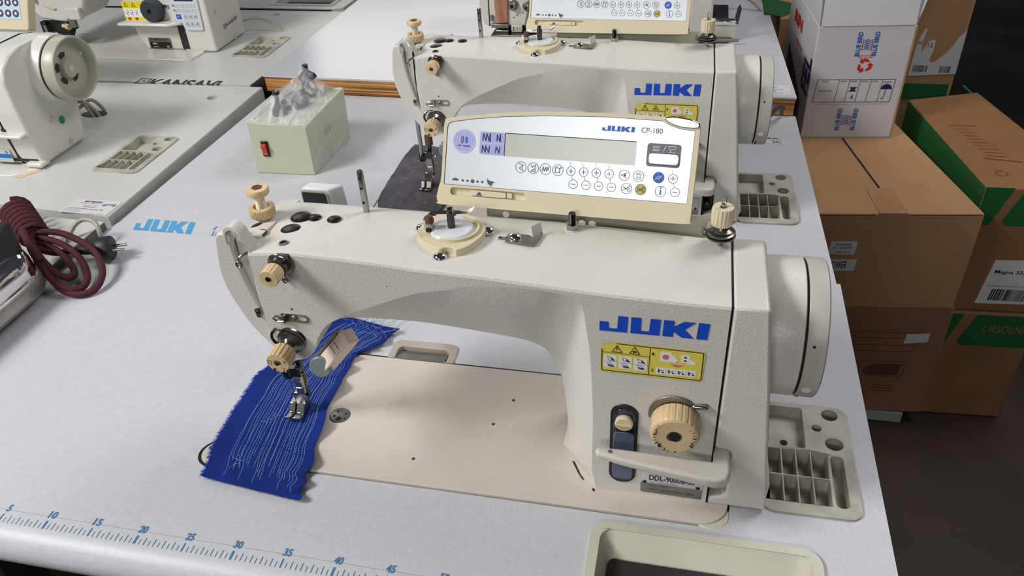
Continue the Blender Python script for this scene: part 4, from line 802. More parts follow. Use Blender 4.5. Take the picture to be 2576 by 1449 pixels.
# drawer pocket at the front
t = thing('drawer_pocket', 'large off-white recessed storage pocket with dark lining at the front edge of the near table', 'drawer', (0.6, 0.06, 0.0))
b = MB(); b.plate(rrect(.4950, .6980, .0200, .1060, .017, 8), [rrect(.5042, .6888, .0292, .0978, .012, 6)], .0035, .0075).build('rim', 'aged_white_plastic', t, bevel=.0014, seg=3)
o_ = rrect(.5038, .6892, .0288, .0982, .012, 6); i_ = rrect(.5130, .6800, .0330, .0800, .006, 6)
m = MB(); a = m.verts([(u, v, .0030) for u, v in o_]); c = m.verts([(u, v, -.0200) for u, v in i_])
for i in range(len(o_)): m.b.faces.new([a[i], a[(i + 1) % len(o_)], c[(i + 1) % len(o_)], c[i]])
m.b.faces.new(c); m.build('basin', 'aged_white_plastic', t, recalc=False)
MB().prism([(u, v) for u, v in i_], top_frame(-.0200), .0002, .0035).build('lining', 'dark_brown_mat', t)

# ------------------------------------------------------------------ white machine with the open handwheel (cream table)
def old_machine():
    t = thing('sewing_machine', 'glossy white sewing machine cut off at the left, with an open grey spoked handwheel', 'sewing machine', (-.66, .76, .003))
    fx = Fr((0, 0, 0), (0, 1, 0), (0, 0, 1))               # side frame: u = y, v = z, normal +x
    MB().plate([(-1.05, .662), (-.606, .662), (-.580, .672), (-.566, .69), (-.566, .86), (-1.05, .86)], [], .0055, .006).build('bed', 'old_machine_paint', t, bevel=.0012)
    prof = [(.7063, .0070), (.7000, .0300), (.6960, .0700), (.6930, .1000), (.6900, .1600), (.6990, .1830), (.7200, .1990), (.7500, .2060), (.8100, .2060), (.8400, .1990), (.8500, .1820), (.8480, .1500), (.8330, .0700), (.8200, .0110), (.8160, .0070)]
    MB().prism(prof, fx, -.6060, -.5576).build('end_cover', 'old_machine_paint', t, bevel=.006, seg=4)
    MB().prism([(a + .001, c) for a, c in prof], fx, -.6075, -.6060).build('seam', 'black_gap', t)
    MB().prism(prof, fx, -.7200, -.6075).build('column', 'old_machine_paint', t, bevel=.004, seg=3)
    MB().prism([p for p in prof if p[1] > .09] , fx, -1.05, -.70).build('arm', 'old_machine_paint', t, bevel=.004, seg=3)
    MB().prism([(.7040, .012), (.6952, .078), (.712, .078), (.712, .012)], fx, -.625, -.568).build('lever_notch', 'dark_brown_mat', t)
    MB().box(-.588, -.5555, .692, .716, .0065, .0150).build('cover_foot', 'old_machine_paint', t, bevel=.003)
    MB().hull([(-.78, .680, .066), (-.562, .680, .066), (-.562, .712, .066), (-.78, .705, .066)], [(-.78, .680, .0725), (-.562, .680, .0725), (-.562, .712, .0725), (-.78, .705, .0725)]).build('reverse_lever', 'old_machine_paint', t, bevel=.003)
    fs_ = Fr((0, .6985, 0), (1, 0, 0), (0, 0, 1))
    pl = MB().box(-.66, -.6150, .0130, .0380, 0, .0010, fs_).build('name_plate', 'clean_tray_plastic', t)
    MB().box(-.66, -.6155, .0210, .0285, .001, .0014, fs_).build('plate_band', 'blue_print', pl); text('plate_text', 'S', fs_, -.6250, .0300, -.6195, .0350, 'blue_print', pl, w=.0016, bold=.02)
    b = MB(); b.disc(Fr((-.5570, 0, 0), (0, 1, 0), (0, 0, 1)), .7570, .0700, .0062, 0); b.disc(Fr((-.5570, 0, 0), (0, 1, 0), (0, 0, 1)), .7810, .0190, .0062, 0); b.build('cover_hole', 'bracket_steel', t, smooth=False)
    MB().disc(Fr((-.5568, 0, 0), (0, 1, 0), (0, 0, 1)), .7780, .0610, .0070, 0).build('green_dot', 'teal_strap', t, smooth=False)
    cy, cz = .8060, .1480
    MB().lathe([(.0600, 0), (.0590, .008), (.0570, .0200), (0, .0200)], (-.5580, cy, cz), (1, 0, 0), 64).build('housing', 'old_machine_paint', t)
    MB().cyl((-.5385, cy, cz), (-.5350, cy, cz), .0545, .0545, 64).build('wheel_gap', 'black_gap', t)
    wh = MB().lathe([(0, 0), (.0545, 0), (.0555, .001), (.0555, .0225), (.0545, .0240), (.0525, .0240), (.0510, .0225), (.0490, .0060), (.0190, .0040), (.0180, .0100), (.0155, .0130), (0, .0130)], (-.5350, cy, cz), (1, 0, 0), 72).build('handwheel', 'wheel_grey', t)
    fh = Fr((-.5293, cy, cz), (0, 1, 0), (0, 0, 1))
    for a in (95, 160, 225, 300):
        q = [(r * math.cos(math.radians(a + d)), r * math.sin(math.radians(a + d))) for r, d in ((.0205, -16), (.0275, -19), (.0290, 0), (.0275, 19), (.0205, 16))]
        MB().poly(fh, q, 0).build('spoke_slot', 'dark_brown_mat', wh, smooth=False)
    MB().cyl((-.5222, cy, cz), (-.5212, cy, cz), .0060, .0060, 20).build('wheel_screw', 'bracket_steel', wh)
    MB().cyl((-.5300, cy + .043, cz + .012), (-.5285, cy + .043, cz + .012), .0028, .0028, 16).build('rim_hole', 'white_print', wh)
    return t
om = old_machine()
m = MB(); m.tube(smooth_path([(-.665, .915, .040), (-.645, .925, .036), (-.630, .930, .026), (-.615, .932, .006), (-.606, .932, -.02)], 6), .0040, 8); m.tube(smooth_path([(-.665, .925, .020), (-.645, .930, .030), (-.632, .938, .016), (-.618, .940, -.01)], 6), .0038, 8)
m.tube(smooth_path([(-.660, .905, .010), (-.640, .925, .022), (-.625, .940, .030), (-.612, .948, .010), (-.606, .95, -.02)], 6), .0035, 8); m.tube(smooth_path([(-.670, .93, .050), (-.650, .935, .045), (-.636, .928, .034), (-.622, .925, .004), (-.616, .925, -.02)], 6), .0034, 8)
tag(m.build('cable_bundle', 'cable_grey'), 'bundle of grey cables running into a hole behind the white machine with the open handwheel', 'cable')
MB().disc(top_frame(.0036), -.578, .843, .009, 0, ry=.008).build('cable_hole', 'dark_brown_mat', l2, smooth=False)
m = MB().prism(fine([(-.5921, .6633), (-.5850, .6595), (-.5760, .6625), (-.5652, .6790), (-.5590, .6914), (-.5665, .6965), (-.5700, .6880), (-.5782, .6740), (-.5921, .6633)], 3)[:-1], top_frame(0), .0020, .0040); m.build('corner_cushion', 'ivory_plastic', l2)

# blue-key operation panel at the top left
def key_panel():
    t = thing('operation_panel', 'cream control panel with pale blue face and dark round keys, top left corner', 'control panel', (-.80, .955, .165))
    f = Fr((-.7134, .948, .1660), (1, -.02, 0), (0.02, .33, .94))
    MB().prism([(-.22, 0), (-.004, -.002), (0, .003), (.010, .10), (-.22, .10)], f, -.020, 0).build('case', 'cream_plastic', t, bevel=.003, seg=3)
    MB().box(-.22, -.0135, .0190, .10, 0, .0008, f).build('face_sheet', 'pad_blue', t, smooth=False)
    for i, u in enumerate((-.060, -.042, -.0245)):
        for v in (.0300, .0500):
            b = MB(); b.disc(f, u + (v - .03) * .12, v, .0068, .0011); k = b.build('key', 'navy_blue' if False else 'grey_pad', t, smooth=False)
            MB().ring(f, u + (v - .03) * .12, v, .0068, .0016, .0014).build('key_ring', 'navy_print', k, smooth=False)
            MB().disc(f, u + (v - .03) * .12, v, .0026, .0014).build('key_symbol', 'white_print', k, smooth=False)
    MB().box(-.14, -.09, .01, .03, -.15, -.02, Fr((-.7134, .960, .1660), (1, 0, 0), (0, 1, 0))).build('support', 'bracket_steel', t)
    return t
key_panel()

# ------------------------------------------------------------------ machine with keypad and black dial (back left)
def keypad_machine():
    t = thing('sewing_machine', 'off-white sewing machine with a black stitch dial and a grey keypad, back left', 'sewing machine', (-.72, 1.33, .003))
    y0 = 1.2957; ff = face_frame(y0)
    MB().plate([(-1.35, 1.232), (-.606, 1.232), (-.584, 1.240), (-.58, 1.26), (-.58, 1.40), (-1.35, 1.40)], [], .0075, .006).build('bed', 'old_machine_paint', t, bevel=.0015)
    MB().prism([(-.6310, .0045), (-.5500, .0045), (-.5472, .010), (-.5472, .37), (-.6310, .37)], face_frame(y0), 0, -.145).build('end_cover', 'old_machine_paint', t, bevel=.005, seg=3)
    MB().prism([(-.7320, .0075), (-.6600, .0075), (-.6330, .0075), (-.6330, .37), (-.7700, .37), (-.7640, .20), (-.7600, .10), (-.7480, .04)], face_frame(y0 + .002), 0, -.13).build('column', 'old_machine_paint', t, bevel=.004)
    MB().box(-.6335, -.6305, y0 + .003, 1.43, .005, .36).build('seam', 'black_gap', t)
    MB().prism([(-1.00, .145), (-.85, .130), (-.76, .135), (-.76, .30), (-1.00, .30)], face_frame(y0 + .004), 0, -.10).build('arm', 'old_machine_paint', t, bevel=.006)
    MB().prism([(-1.020, .30), (-1.015, .100), (-.990, .076), (-.930, .070), (-.885, .078), (-.865, .100), (-.850, .140), (-.850, .30)], face_frame(y0 - .006), 0, -.11).build('head', 'old_machine_paint', t, bevel=.006)
    m = MB().box(-.905, -.870, y0 - .020, y0 - .006, .080, .108); m.build('head_block', 'old_machine_paint', t, bevel=.003); MB().box(-.908, -.893, y0 - .018, y0 - .008, .062, .084).build('block_plate', 'dull_steel', t)
    MB().prism([(-.975, .112), (-.945, .100), (-.938, .104), (-.968, .117)], face_frame(y0 - .0065), 0, .004).build('thread_slot', 'cream_plastic', t, bevel=.001)
    MB().lathe([(0, 0), (.006, 0), (.006, .012), (0, .012)], (-.99, y0 - .006, .128), (0, -1, 0), 16).build('thread_stud', 'black_plastic', t)
    MB().box(-.985, -.925, y0 - .005, y0 + .03, .045, .070).build('edge_trimmer', 'black_plastic', t, bevel=.003)
    MB().box(-.995, -.980, y0 - .012, y0 + .003, .018, .072).build('presser_bar', 'black_steel', t)
    MB().box(-.983, -.976, y0 - .018, y0 + .003, .018, .066).build('needle_clamp', 'steel', t)
    MB().prism([(-.965, .045), (-.925, .045), (-.935, .030), (-.925, .022), (-.950, .022), (-.952, .036)], face_frame(y0 - .004), 0, -.02).build('trimmer_foot', 'black_plastic', t)
    MB().lathe([(.0045, 0), (.0045, .012), (.0065, .014), (.0068, .024), (.0062, .026), (0, .026)], (-.938, y0 - .006, .0620), (1, -.35, 0), 20).build('amber_knob', 'ivory_plastic', t)
    # sticker, dial, lever, plate, keypad
    st = MB().box(-.7640, -.7060, .0760, .1200, 0, .0012, face_frame(y0 + .001)).build('warning_sticker', 'yellow_sticker', t, smooth=False)
    MB().box(-.7625, -.7060, .0845, .1040, .0012, .0016, face_frame(y0 + .001)).build('sticker_panel', 'white_print', st, smooth=False)
    b = MB(); fq = face_frame(y0 + .001)
    for u in (-.7530, -.7330): b.line(fq, [(u, .1170), (u - .0045, .1085), (u + .0045, .1085)], .0010, .0018, True)
    for u in (-.757, -.745, -.733): b.line(fq, [(u, .100), (u + .006, .098), (u + .004, .093), (u, .091), (u + .006, .088)], .0010, .0018)
    b.line(fq, [(-.7640, .0945), (-.706, .0945)], .0005, .0018); b.build('sticker_print', 'grey_print', st, smooth=False)
    MB().box(-.7570, -.7490, .0765, .0830, .0012, .0016, fq).box(-.7380, -.7300, .0765, .0830, .0012, .0016, fq).build('sticker_marks', 'red_print', st, smooth=False)
    MB().lathe([(0, 0), (.0250, 0), (.0262, .002), (.0262, .018), (.0225, .022), (.0060, .022), (.0055, .016), (0, .016)], (-.6800, y0 + .001, .1030), (0, -1, 0), 60, 5, .0012, (2, 3)).build('stitch_length_dial', 'dial_black', t, ang=25)
    MB().prism([(-.6560, .112), (-.6460, .117), (-.6385, .114), (-.6400, .108), (-.6560, .106)], ff, 0, .004).build('thumb_plate', 'chrome', t, bevel=.001)
    MB().hull([(-.7720, 1.268, .0700), (-.6400, 1.266, .0700), (-.6150, 1.285, .0700), (-.6150, 1.30, .0700), (-.7650, 1.30, .0700)], [(-.7720, 1.268, .0775), (-.6400, 1.266, .0775), (-.6150, 1.285, .0775), (-.6150, 1.30, .0775), (-.7650, 1.30, .0775)]).build('reverse_lever', 'old_machine_paint', t, bevel=.003)
    MB().box(-.6340, -.6160, y0 - .0008, y0 + .004, .0110, .0660).build('lever_notch', 'dark_brown_mat', t)
    pl = MB().box(-.7210, -.6640, .0110, .0360, 0, .0008, ff).build('name_plate', 'dull_steel', t, smooth=False)
    MB().box(-.7195, -.6645, .0118, .0265, .0008, .0012, ff).build('plate_field', 'black_plastic', pl, smooth=False)
    text('plate_text', 'KANSAVI', ff, -.7140, .0290, -.6720, .0345, 'black_print', pl, w=.0012, bold=.015); text('plate_text', 'KS-', ff, -.7110, .0205, -.6990, .0245, 'white_print', pl, w=.0016, bold=.02)
    text('plate_text', 'KANSAVI', ff, -.7120, .0140, -.6980, .0160, 'white_print', pl, w=.0016); text('plate_text', 'CE', ff, -.6760, .0140, -.6690, .0175, 'white_print', pl, w=.0016, bold=.02)
    kp = MB().prism([(-.6400, .1600), (-.6360, .0900), (-.6300, .0780), (-.6180, .0760), (-.6120, .0600), (-.6090, .0560), (-.5690, .0560), (-.5650, .0590), (-.5610, .1600)], ff, 0, .0050).build('keypad', 'white_plastic', t, bevel=.0018)
    MB().box(-.6200, -.5720, .1235, .1500, .0050, .0056, ff).build('keypad_screen', 'navy_blue', kp, smooth=False)
    MB().prism(rrect(-.6250, -.6130, .0830, .0935, .002), ff, .0050, .0062).build('blue_key', 'blue_print', kp); text('key_letter', 'P', ff, -.6208, .0860, -.6172, .0905, 'white_print', kp, w=.0066, bold=.02)
    for r_, v in enumerate((.1095, .0985)):
        for k in range(4): MB().prism(rrect(-.6090 + k * .0102, -.6005 + k * .0102, v, v + .0080, .001, 2), ff, .0050, .0058).build('key', 'silver_face', kp)
        for k in range(2): MB().prism(rrect(-.6290 + k * .0092, -.6215 + k * .0092, v, v + .0080, .001, 2), ff, .0050, .0058).build('key', 'silver_face', kp)
        MB().poly(ff, [(-.6275, v + (.0025 if r_ == 0 else .0058)), (-.6230, v + (.0025 if r_ == 0 else .0058)), (-.6252, v + (.0060 if r_ == 0 else .0020))], .0062).build('key_arrow', 'black_print', kp, smooth=False)
    for v in (.0825, .0655):
        for k in range(3):
            q = MB().prism(rrect(-.6065 + k * .0130, -.5965 + k * .0130, v, v + .0125, .001, 2), ff, .0050, .0058).build('key', 'silver_face', kp)
            MB().line(ff, [(-.6045 + k * .0130, v + .003), (-.6015 + k * .0130, v + .009), (-.5985 + k * .0130, v + .003)], .0007, .0062).build('key_symbol', 'grey_print', q, smooth=False)
    fr = Fr((-.5470, 0, 0), (0, 1, 0), (0, 0, 1))
    sk = Fr((-.5468, 1.345, .0400), (0, 1, .06), (0, -.06, 1)); lb = MB().box(0, .070, 0, .0155, 0, .0005, sk).build('side_label', 'label_white', t, smooth=False); text('side_text', 'KANSAVI', sk, .016, .0030, .067, .0120, 'navy_print', lb, w=.0008, bold=.02)
    MB().line(sk, [(.003, .003), (.003, .012), (.012, .012), (.012, .003)], .0014, .0008, True).line(sk, [(.003, .006), (.009, .010), (.012, .005)], .0012, .0008).build('side_emblem', 'navy_print', lb, smooth=False)
    b = MB(); b.disc(fr, 1.330, .088, .0045, .0004, ry=.007); b.disc(fr, 1.385, .0120, .0045, .0004, ry=.006); b.build('cover_hole', 'bracket_steel', t, smooth=False)
    MB().lathe([(.03, 0), (.03, .003), (.012, .006), (0, .006)], (-.5475, 1.37, .145), (1, 0, 0), 40).build('wheel_hub', 'black_plastic', t)
    m = MB().tube(smooth_path([(-.560, 1.44, .03), (-.53, 1.455, .035), (-.50, 1.465, .028), (-.47, 1.46, .012), (-.455, 1.455, .0)], 6), .0030, 8); m.build('power_cable', 'cable_grey', t)
    MB().prism(fine([(-.640, 1.2330), (-.6200, 1.2280), (-.5950, 1.2300), (-.5780, 1.2400), (-.5800, 1.2440), (-.5980, 1.2360), (-.6380, 1.2370), (-.640, 1.2330)], 3)[:-1], top_frame(0), .0010, .0040).build('corner_cushion', 'clean_tray_plastic', t)
    return t
keypad_machine()

# ------------------------------------------------------------------ overlock machine on the plywood-edged table
def overlock():
    t = thing('overlock_machine', 'beige overlock machine with steel looper parts, mostly hidden behind the upper control panel', 'overlock machine', (.32, 1.45, .024))
    y0 = 1.40; ff = face_frame(y0); fx = Fr((0, 0, 0), (0, 1, 0), (0, 0, 1))
    MB().box(.10, .62, 1.37, 1.62, .0245, .034).build('base_plate', 'black_steel', t, bevel=.002)
    MB().prism([(.0620, .22), (.0700, .080), (.0790, .048), (.0900, .043), (.1750, .045), (.1850, .10), (.30, .12), (.30, .22)], ff, 0, -.12).build('head', 'smooth_paint', t, bevel=.004)
    MB().box(.0905, .0925, .044, .20, 0, .001, ff).build('head_seam', 'black_gap', t)
    MB().prism([(.1070, .052), (.1350, .053), (.1400, .16), (.1040, .16)], ff, 0, .006).build('amber_window', 'stained_cover', t, bevel=.002)
    MB().box(.0970, .1370, .0430, .0520, 0, .010, ff).build('needle_plate_holder', 'dull_steel', t, bevel=.001)
    for u in (.1030, .1270): MB().disc(ff, u, .0475, .0014, .0104).build('plate_screw', 'black_gap', t, smooth=False)
    MB().lathe([(.0035, 0), (.0035, .010), (.0030, .012), (0, .012)], (.0985, y0 - .004, .058), (0, 0, 1), 14).build('guide_pin', 'steel', t)
    for u, w_ in ((.1150, .004), (.1235, .004), (.1320, .004)): MB().box(u - .002, u + .002, 1.395, 1.405, .030, .0445).build('needle_bar', 'black_steel', t)
    MB().box(.1080, .1380, 1.385, 1.41, .0342, .0400).build('presser_foot', 'steel', t, bevel=.001)
    for (u, v, r) in ((.1480, .0930, .0120), (.1800, .0900, .0100)):
        d = MB().lathe([(r * .7, 0), (r, .002), (r * 1.02, .004), (r * .8, .006), (r * .75, .014), (r * .6, .016), (0, .016)], (u, y0 - .0, v), (0, -1, 0), 32).build('tension_dial', 'dull_steel', t); MB().disc(ff, u, v, r * .35, .0164).build('dial_hole', 'black_gap', d, smooth=False)
    MB().box(.1430, .1680, .0340, .0500, .001, .010, ff).build('small_cover', 'aged_white_plastic', t, bevel=.002)
    b = MB(); b.line(ff, [(.149, .0375), (.149, .0455)], .002, .0104); b.line(ff, [(.157, .0400), (.157, .0440)], .0014, .0104); b.line(ff, [(.163, .0385), (.163, .0455)], .0008, .0104); b.build('cover_print', 'grey_print', t, smooth=False)
    for u, v in ((.1485, .0650), (.1560, .0700), (.1700, .0760)): screw((u, y0, v), (0, -1, 0), .0022, t, 'steel')
    MB().prism([(.5360, .0342), (.5830, .0342), (.5800, .20), (.5330, .20)], face_frame(1.38), 0, -.2).build('right_column', 'smooth_paint', t, bevel=.004)
    MB().box(.30, .545, 1.43, 1.60, .0342, .19).build('body', 'smooth_paint', t, bevel=.004)
    m = MB().box(.586, .632, 1.385, 1.43, .0342, .0600); m.build('side_block', 'bracket_steel', t); MB().box(.588, .632, 1.380, 1.40, .0600, .0700).build('side_clip', 'chrome', t, bevel=.002)
    MB().prism([(.626, .060), (.632, .095), (.637, .100), (.640, .092), (.636, .060)], face_frame(1.39), 0, -.008).build('latch', 'black_steel', t)
    MB().cyl((.585, 1.36, .036), (.640, 1.36, .036), .0035, .0030).build('hinge_pin', 'dull_steel', t)
    return t
overlock()
m = MB().tube(smooth_path([(.590, 1.60, .060), (.610, 1.615, .062), (.645, 1.620, .056), (.675, 1.615, .042), (.695, 1.605, .0245)], 7), .0036, 8)
tag(m.build('cable', 'cable_grey'), 'beige cable arching over the glossy table towards its right edge', 'cable')
m = MB().tube(smooth_path([(.668, .985, -.012), (.672, .990, .004), (.684, 1.005, .020), (.700, 1.035, .026), (.712, 1.06, .018), (.717, 1.078, -.006)], 7), .0030, 8); m.tube(smooth_path([(.674, .987, -.012), (.678, .995, .003), (.690, 1.012, .018), (.706, 1.043, .023), (.718, 1.066, .012)], 7), .0028, 8)
tag(m.build('cable', 'cable_dark'), 'dark double cable looping over the plywood edge beside the second handwheel', 'cable')

# ------------------------------------------------------------------ film-wrapped transformer box
def transformer():
    t = thing('transformer_box', 'greenish grey metal box with red rocker switch, wrapped in clear film', 'electrical box', (-.12, .83, Z2))
    B = [(-.1763, .7545, Z2 + .0004), (-.0694, .7580, Z2 + .0004), (-.0640, .9110, Z2 + .0004), (-.1710, .9080, Z2 + .0004)]
    Tt = [(-.1730, .7555, .0827), (-.0690, .7590, .0773), (-.0615, .9120, .0850), (-.1655, .9085, .0900)]
    MB().hull(B, Tt).build('case', 'box_green_grey', t, bevel=.0010)
    f = Fr(B[0], (.1069, .0035, 0), (.0033, .001, .0823))
    sw = MB().box(.0205, .0330, .0330, .0610, 0, .0030, f).build('rocker_switch', 'black_plastic', t, bevel=.0010)
    MB().hull([f.p(.0222, .0355, .003), f.p(.0313, .0355, .003), f.p(.0313, .0570, .003), f.p(.0222, .0570, .003)], [f.p(.0226, .0365, .0042), f.p(.0309, .0365, .0042), f.p(.0309, .0560, .0100), f.p(.0226, .0560, .0100)]).build('rocker', 'red_switch', sw, bevel=.0008)
    MB().ring(Fr(f.p(0, 0, .0052), f.x, f.y), .0268, .0405, .0016, .0005, 0).build('rocker_mark', 'white_print', sw, smooth=False)
    # fittings under the film
    MB().lathe([(.013, 0), (.012, .014), (.005, .020), (.0045, .034), (.0060, .0345), (.0060, .0410), (0, .0410)], (-.1310, .7970, .0815), (0, 0, 1), 24).build('front_post', 'film_posts', t)
    MB().lathe([(.012, 0), (.012, .026), (.0120, .030), (.0170, .032), (.0150, .036), (.005, .044), (.005, .0550), (0, .0550)], (-.1110, .8790, .0840), (0, 0, 1), 24).build('rear_post', 'film_posts', t)
    MB().lathe([(.022, 0), (.022, .012), (.012, .022), (0, .024)], (-.119, .835, .082), (.2, .1, 1), 20).build('motor', 'grey_pad', t)
    MB().cyl((-.135, .81, .09), (-.10, .87, .10), .008).build('motor_shaft', 'dark_brown_mat', t)
    # film tent over the top, ribs between the two posts
    n = 34; m = MB(); rows = []
    P1 = V((-.1310, .7970, .1235)); P2 = V((-.1110, .8790, .1400)); T_ = [V(p) for p in Tt]
    for j in range(n + 1):
        v = j / n; row = []
        a = T_[0].lerp(T_[3], v); c = T_[1].lerp(T_[2], v)
        tv = (v - .27) / .53
        if tv < 0: pk = (T_[0].lerp(T_[1], .42)).lerp(P1, (v / .27) ** 1.0)
        elif tv > 1: pk = P2.lerp(T_[3].lerp(T_[2], .50), ((v - .80) / .20))
        else: pk = P1.lerp(P2, tv) - V((0, 0, .0075 * math.sin(PI * tv)))
        for i in range(n + 1):
            u = i / n
            if u < .5: s_ = u / .5; p = a.lerp(pk, s_)
            else: s_ = (1 - u) / .5; p = c.lerp(pk, s_)
            sag = -.0035 * math.sin(PI * s_) * (1 if s_ < 1 else 0)
            wr = (.0016 * noise.noise(V((u * 6, v * 26, 3))) + .0008 * noise.noise(V((u * 20, v * 44, 7)))) * (1 - .4 * s_)
            row.append(m.b.verts.new(p + V((0, 0, sag * (pk.z - .08) / .05 + wr + .0012))))
        rows.append(row)
    for a, c in zip(rows, rows[1:]):
        for i in range(n): m.b.faces.new([a[i], a[i + 1], c[i + 1], c[i]])
    m.build('film_top', 'stretch_film', t, recalc=False, ang=60)
    m = MB(); rows = []; q = [V(B[1]), V(B[2]), V(Tt[2]), V(Tt[1])]
    for j in range(n + 1):
        row = []
        for i in range(n + 1):
            u, v = i / n, j / n; p = (q[0].lerp(q[1], u)).lerp(q[3].lerp(q[2], u), v)
            row.append(m.b.verts.new(p + V((.0018 + .0012 * noise.noise(V((u * 8, v * 6, 1))) + .0006 * noise.noise(V((u * 25, v * 9, 5))), 0, 0))))
        rows.append(row)
    for a, c in zip(rows, rows[1:]):
        for i in range(n): m.b.faces.new([a[i], a[i + 1], c[i + 1], c[i]])
    m.build('film_side', 'stretch_film_side', t, recalc=False, ang=60)
    fs2 = Fr((-.0620, .7545, 0), (0, 1, 0), (0, 0, 1)); b = MB()
    for k in range(4): b.line(fs2, [(.055 + k * .009, .040), (.056 + k * .009, .052)], .0012, .0002)
    b.build('vent_slots', 'black_gap', t, smooth=False)
    return t
transformer()

# ------------------------------------------------------------------ cloths
def cloth(name, label, cat, Lp, Rp, m, matx=None, nb=90, na=44, z0=.0058, fold=.0, seed=1, hump=None, th=.0012):
    def at(tab, s):
        k = s * (len(tab) - 1); i = min(int(k), len(tab) - 2); t = k - i
        a, b_, c, d = tab[max(i - 1, 0)], tab[i], tab[i + 1], tab[min(i + 2, len(tab) - 1)]
        return [0.5 * (2 * b_[q] + (c[q] - a[q]) * t + (2 * a[q] - 5 * b_[q] + 4 * c[q] - d[q]) * t * t + (3 * b_[q] - a[q] - 3 * c[q] + d[q]) * t ** 3) for q in (0, 1)]
    def P(u, s):
        a, c = at(Lp, s), at(Rp, s)
        x = lerp(a[0], c[0], u); y = lerp(a[1], c[1], u)
        e = max(0, (u - .70) / .30)
        z = z0 + .0010 * noise.noise(V((x * 60, y * 60, seed))) + .0005 * noise.noise(V((x * 200, y * 200, seed)))
        if fold: z += fold * e * e * (1 + math.sin(s * 62 + 3 * math.sin(s * 9)))*(.4 + .6 * math.sin(PI * min(1, max(0, (s - .1) / .65)))); x += .0032 * e * math.sin(s * 62 + 3 * math.sin(s * 9))
        if hump: z += hump(x, y)
        return V((x, y, z))
    M = matx or Matrix.Identity(4); mb = MB(); top = []; bot = []
    for j in range(nb + 1):
        s = j / nb; top.append([]); bot.append([])
        for i in range(na + 1):
            p = P(i / na, s); top[-1].append(mb.b.verts.new(M @ p)); bot[-1].append(mb.b.verts.new(M @ (p - V((0, 0, th)))))
    for j in range(nb):
        for i in range(na):
            mb.b.faces.new([top[j][i], top[j][i + 1], top[j + 1][i + 1], top[j + 1][i]]); mb.b.faces.new([bot[j][i], bot[j + 1][i], bot[j + 1][i + 1], bot[j][i + 1]])
    for j in range(nb):
        mb.b.faces.new([top[j][0], top[j + 1][0], bot[j + 1][0], bot[j][0]]); mb.b.faces.new([top[j][na], bot[j][na], bot[j + 1][na], top[j + 1][na]])
    for i in range(na):
        mb.b.faces.new([top[0][i], bot[0][i], bot[0][i + 1], top[0][i + 1]]); mb.b.faces.new([top[nb][i], top[nb][i + 1], bot[nb][i + 1], bot[nb][i]])
    o = mb.build(name, m, merge=False, ang=70); tag(o, label, cat)
    return o, P, M
Lb = [(.1000, .0900), (.0975, .1092), (.0910, .1276), (.0880, .1567), (.0863, .1844), (.0862, .2137), (.0850, .2371), (.0907, .2558), (.0975, .2714), (.1070, .2917), (.1162, .3159), (.1220, .3365), (.1360, .3560), (.1527, .3640)]
Rb = [(.2118, .0776), (.2085, .0960), (.2066, .1141), (.2014, .1462), (.1957, .1744), (.1918, .2013), (.1903, .2302), (.1901, .2572), (.1889, .2804), (.1900, .2960), (.1991, .3045), (.2080, .3149), (.2150, .3290), (.2230, .3480)]
bc, Pb, _ = cloth('fabric_strip', 'long royal blue cloth strip with rows of light stitching under the front machine\'s needle', 'cloth', Lb, Rb, 'blue_cloth', fold=.0045)
rnd = random.Random(3)
m = MB(); N = 26
for k in range(N):
    u0 = .14 + .80 * k / (N - 1) + rnd.uniform(-.008, .008); u1 = u0 + rnd.uniform(-.03, .03); s0 = rnd.uniform(.05, .13) if k % 5 else .03; s1 = rnd.uniform(.90, .97)
    if k in (4, 11, 19): s0 = .08; s1 = .62
    if k in (8, 15): s0 = .16
    ph = rnd.uniform(0, 6); amp = rnd.uniform(.004, .012); ns = int((s1 - s0) / .0052)
    for j in range(ns):
        sa = s0 + (s1 - s0) * j / ns; sb = s0 + (s1 - s0) * (j + .66) / ns
        ua = lerp(u0, u1, sa) + amp * math.sin(sa * 11 + ph) + .002 * math.sin(sa * 60 + ph); ub = lerp(u0, u1, sb) + amp * math.sin(sb * 11 + ph) + .002 * math.sin(sb * 60 + ph)
        ua = ua * .86 + .09; ub = ub * .86 + .09
        a = Pb(ua, sa) + V((0, 0, .0003)); c = Pb(ub, sb) + V((0, 0, .0003)); d = (c - a); d.z = 0; d.normalize(); q = V((-d.y, d.x, 0)) * .00028
        m.b.faces.new([m.b.verts.new(p) for p in (a - q, c - q, c + q, a + q)])
o = m.build('stitching', 'thread_blue', bc, smooth=False, merge=False); o['kind'] = 'stuff'
# knotted thread ends and loose tails at the far end
m = MB()
for k in range(22):
    u = rnd.uniform(.25, .98); s = rnd.uniform(.90, .985); p = Pb(u, s); pts = [p + V((0, 0, .0006))]; a = rnd.uniform(.2, 2.4)
    for j in range(5):
        a += rnd.uniform(-.7, .7); p = p + V((math.cos(a) * .0065, math.sin(a) * .0065, rnd.uniform(-.0006, .0012))); p.z = max(p.z, .0012); pts.append(p.copy())
    m.tube(smooth_path(pts, 3), .00022, 4)
for (u, s) in ((.27, .10), (.42, .28), (.46, .30), (.30, .12), (.55, .45)):
    for k in range(4):
        p = Pb(u, s) + V((0, 0, .0008)); a = rnd.uniform(0, 6); pts = [p]
        for j in range(3): a += rnd.uniform(-1, 1); pts.append(pts[-1] + V((math.cos(a) * .0028, math.sin(a) * .0028, .0003)))
        m.tube(pts, .0002, 4)
o = m.build('loose_thread', 'thread_blue', bc, smooth=False, merge=False); o['kind'] = 'stuff'
m = MB()
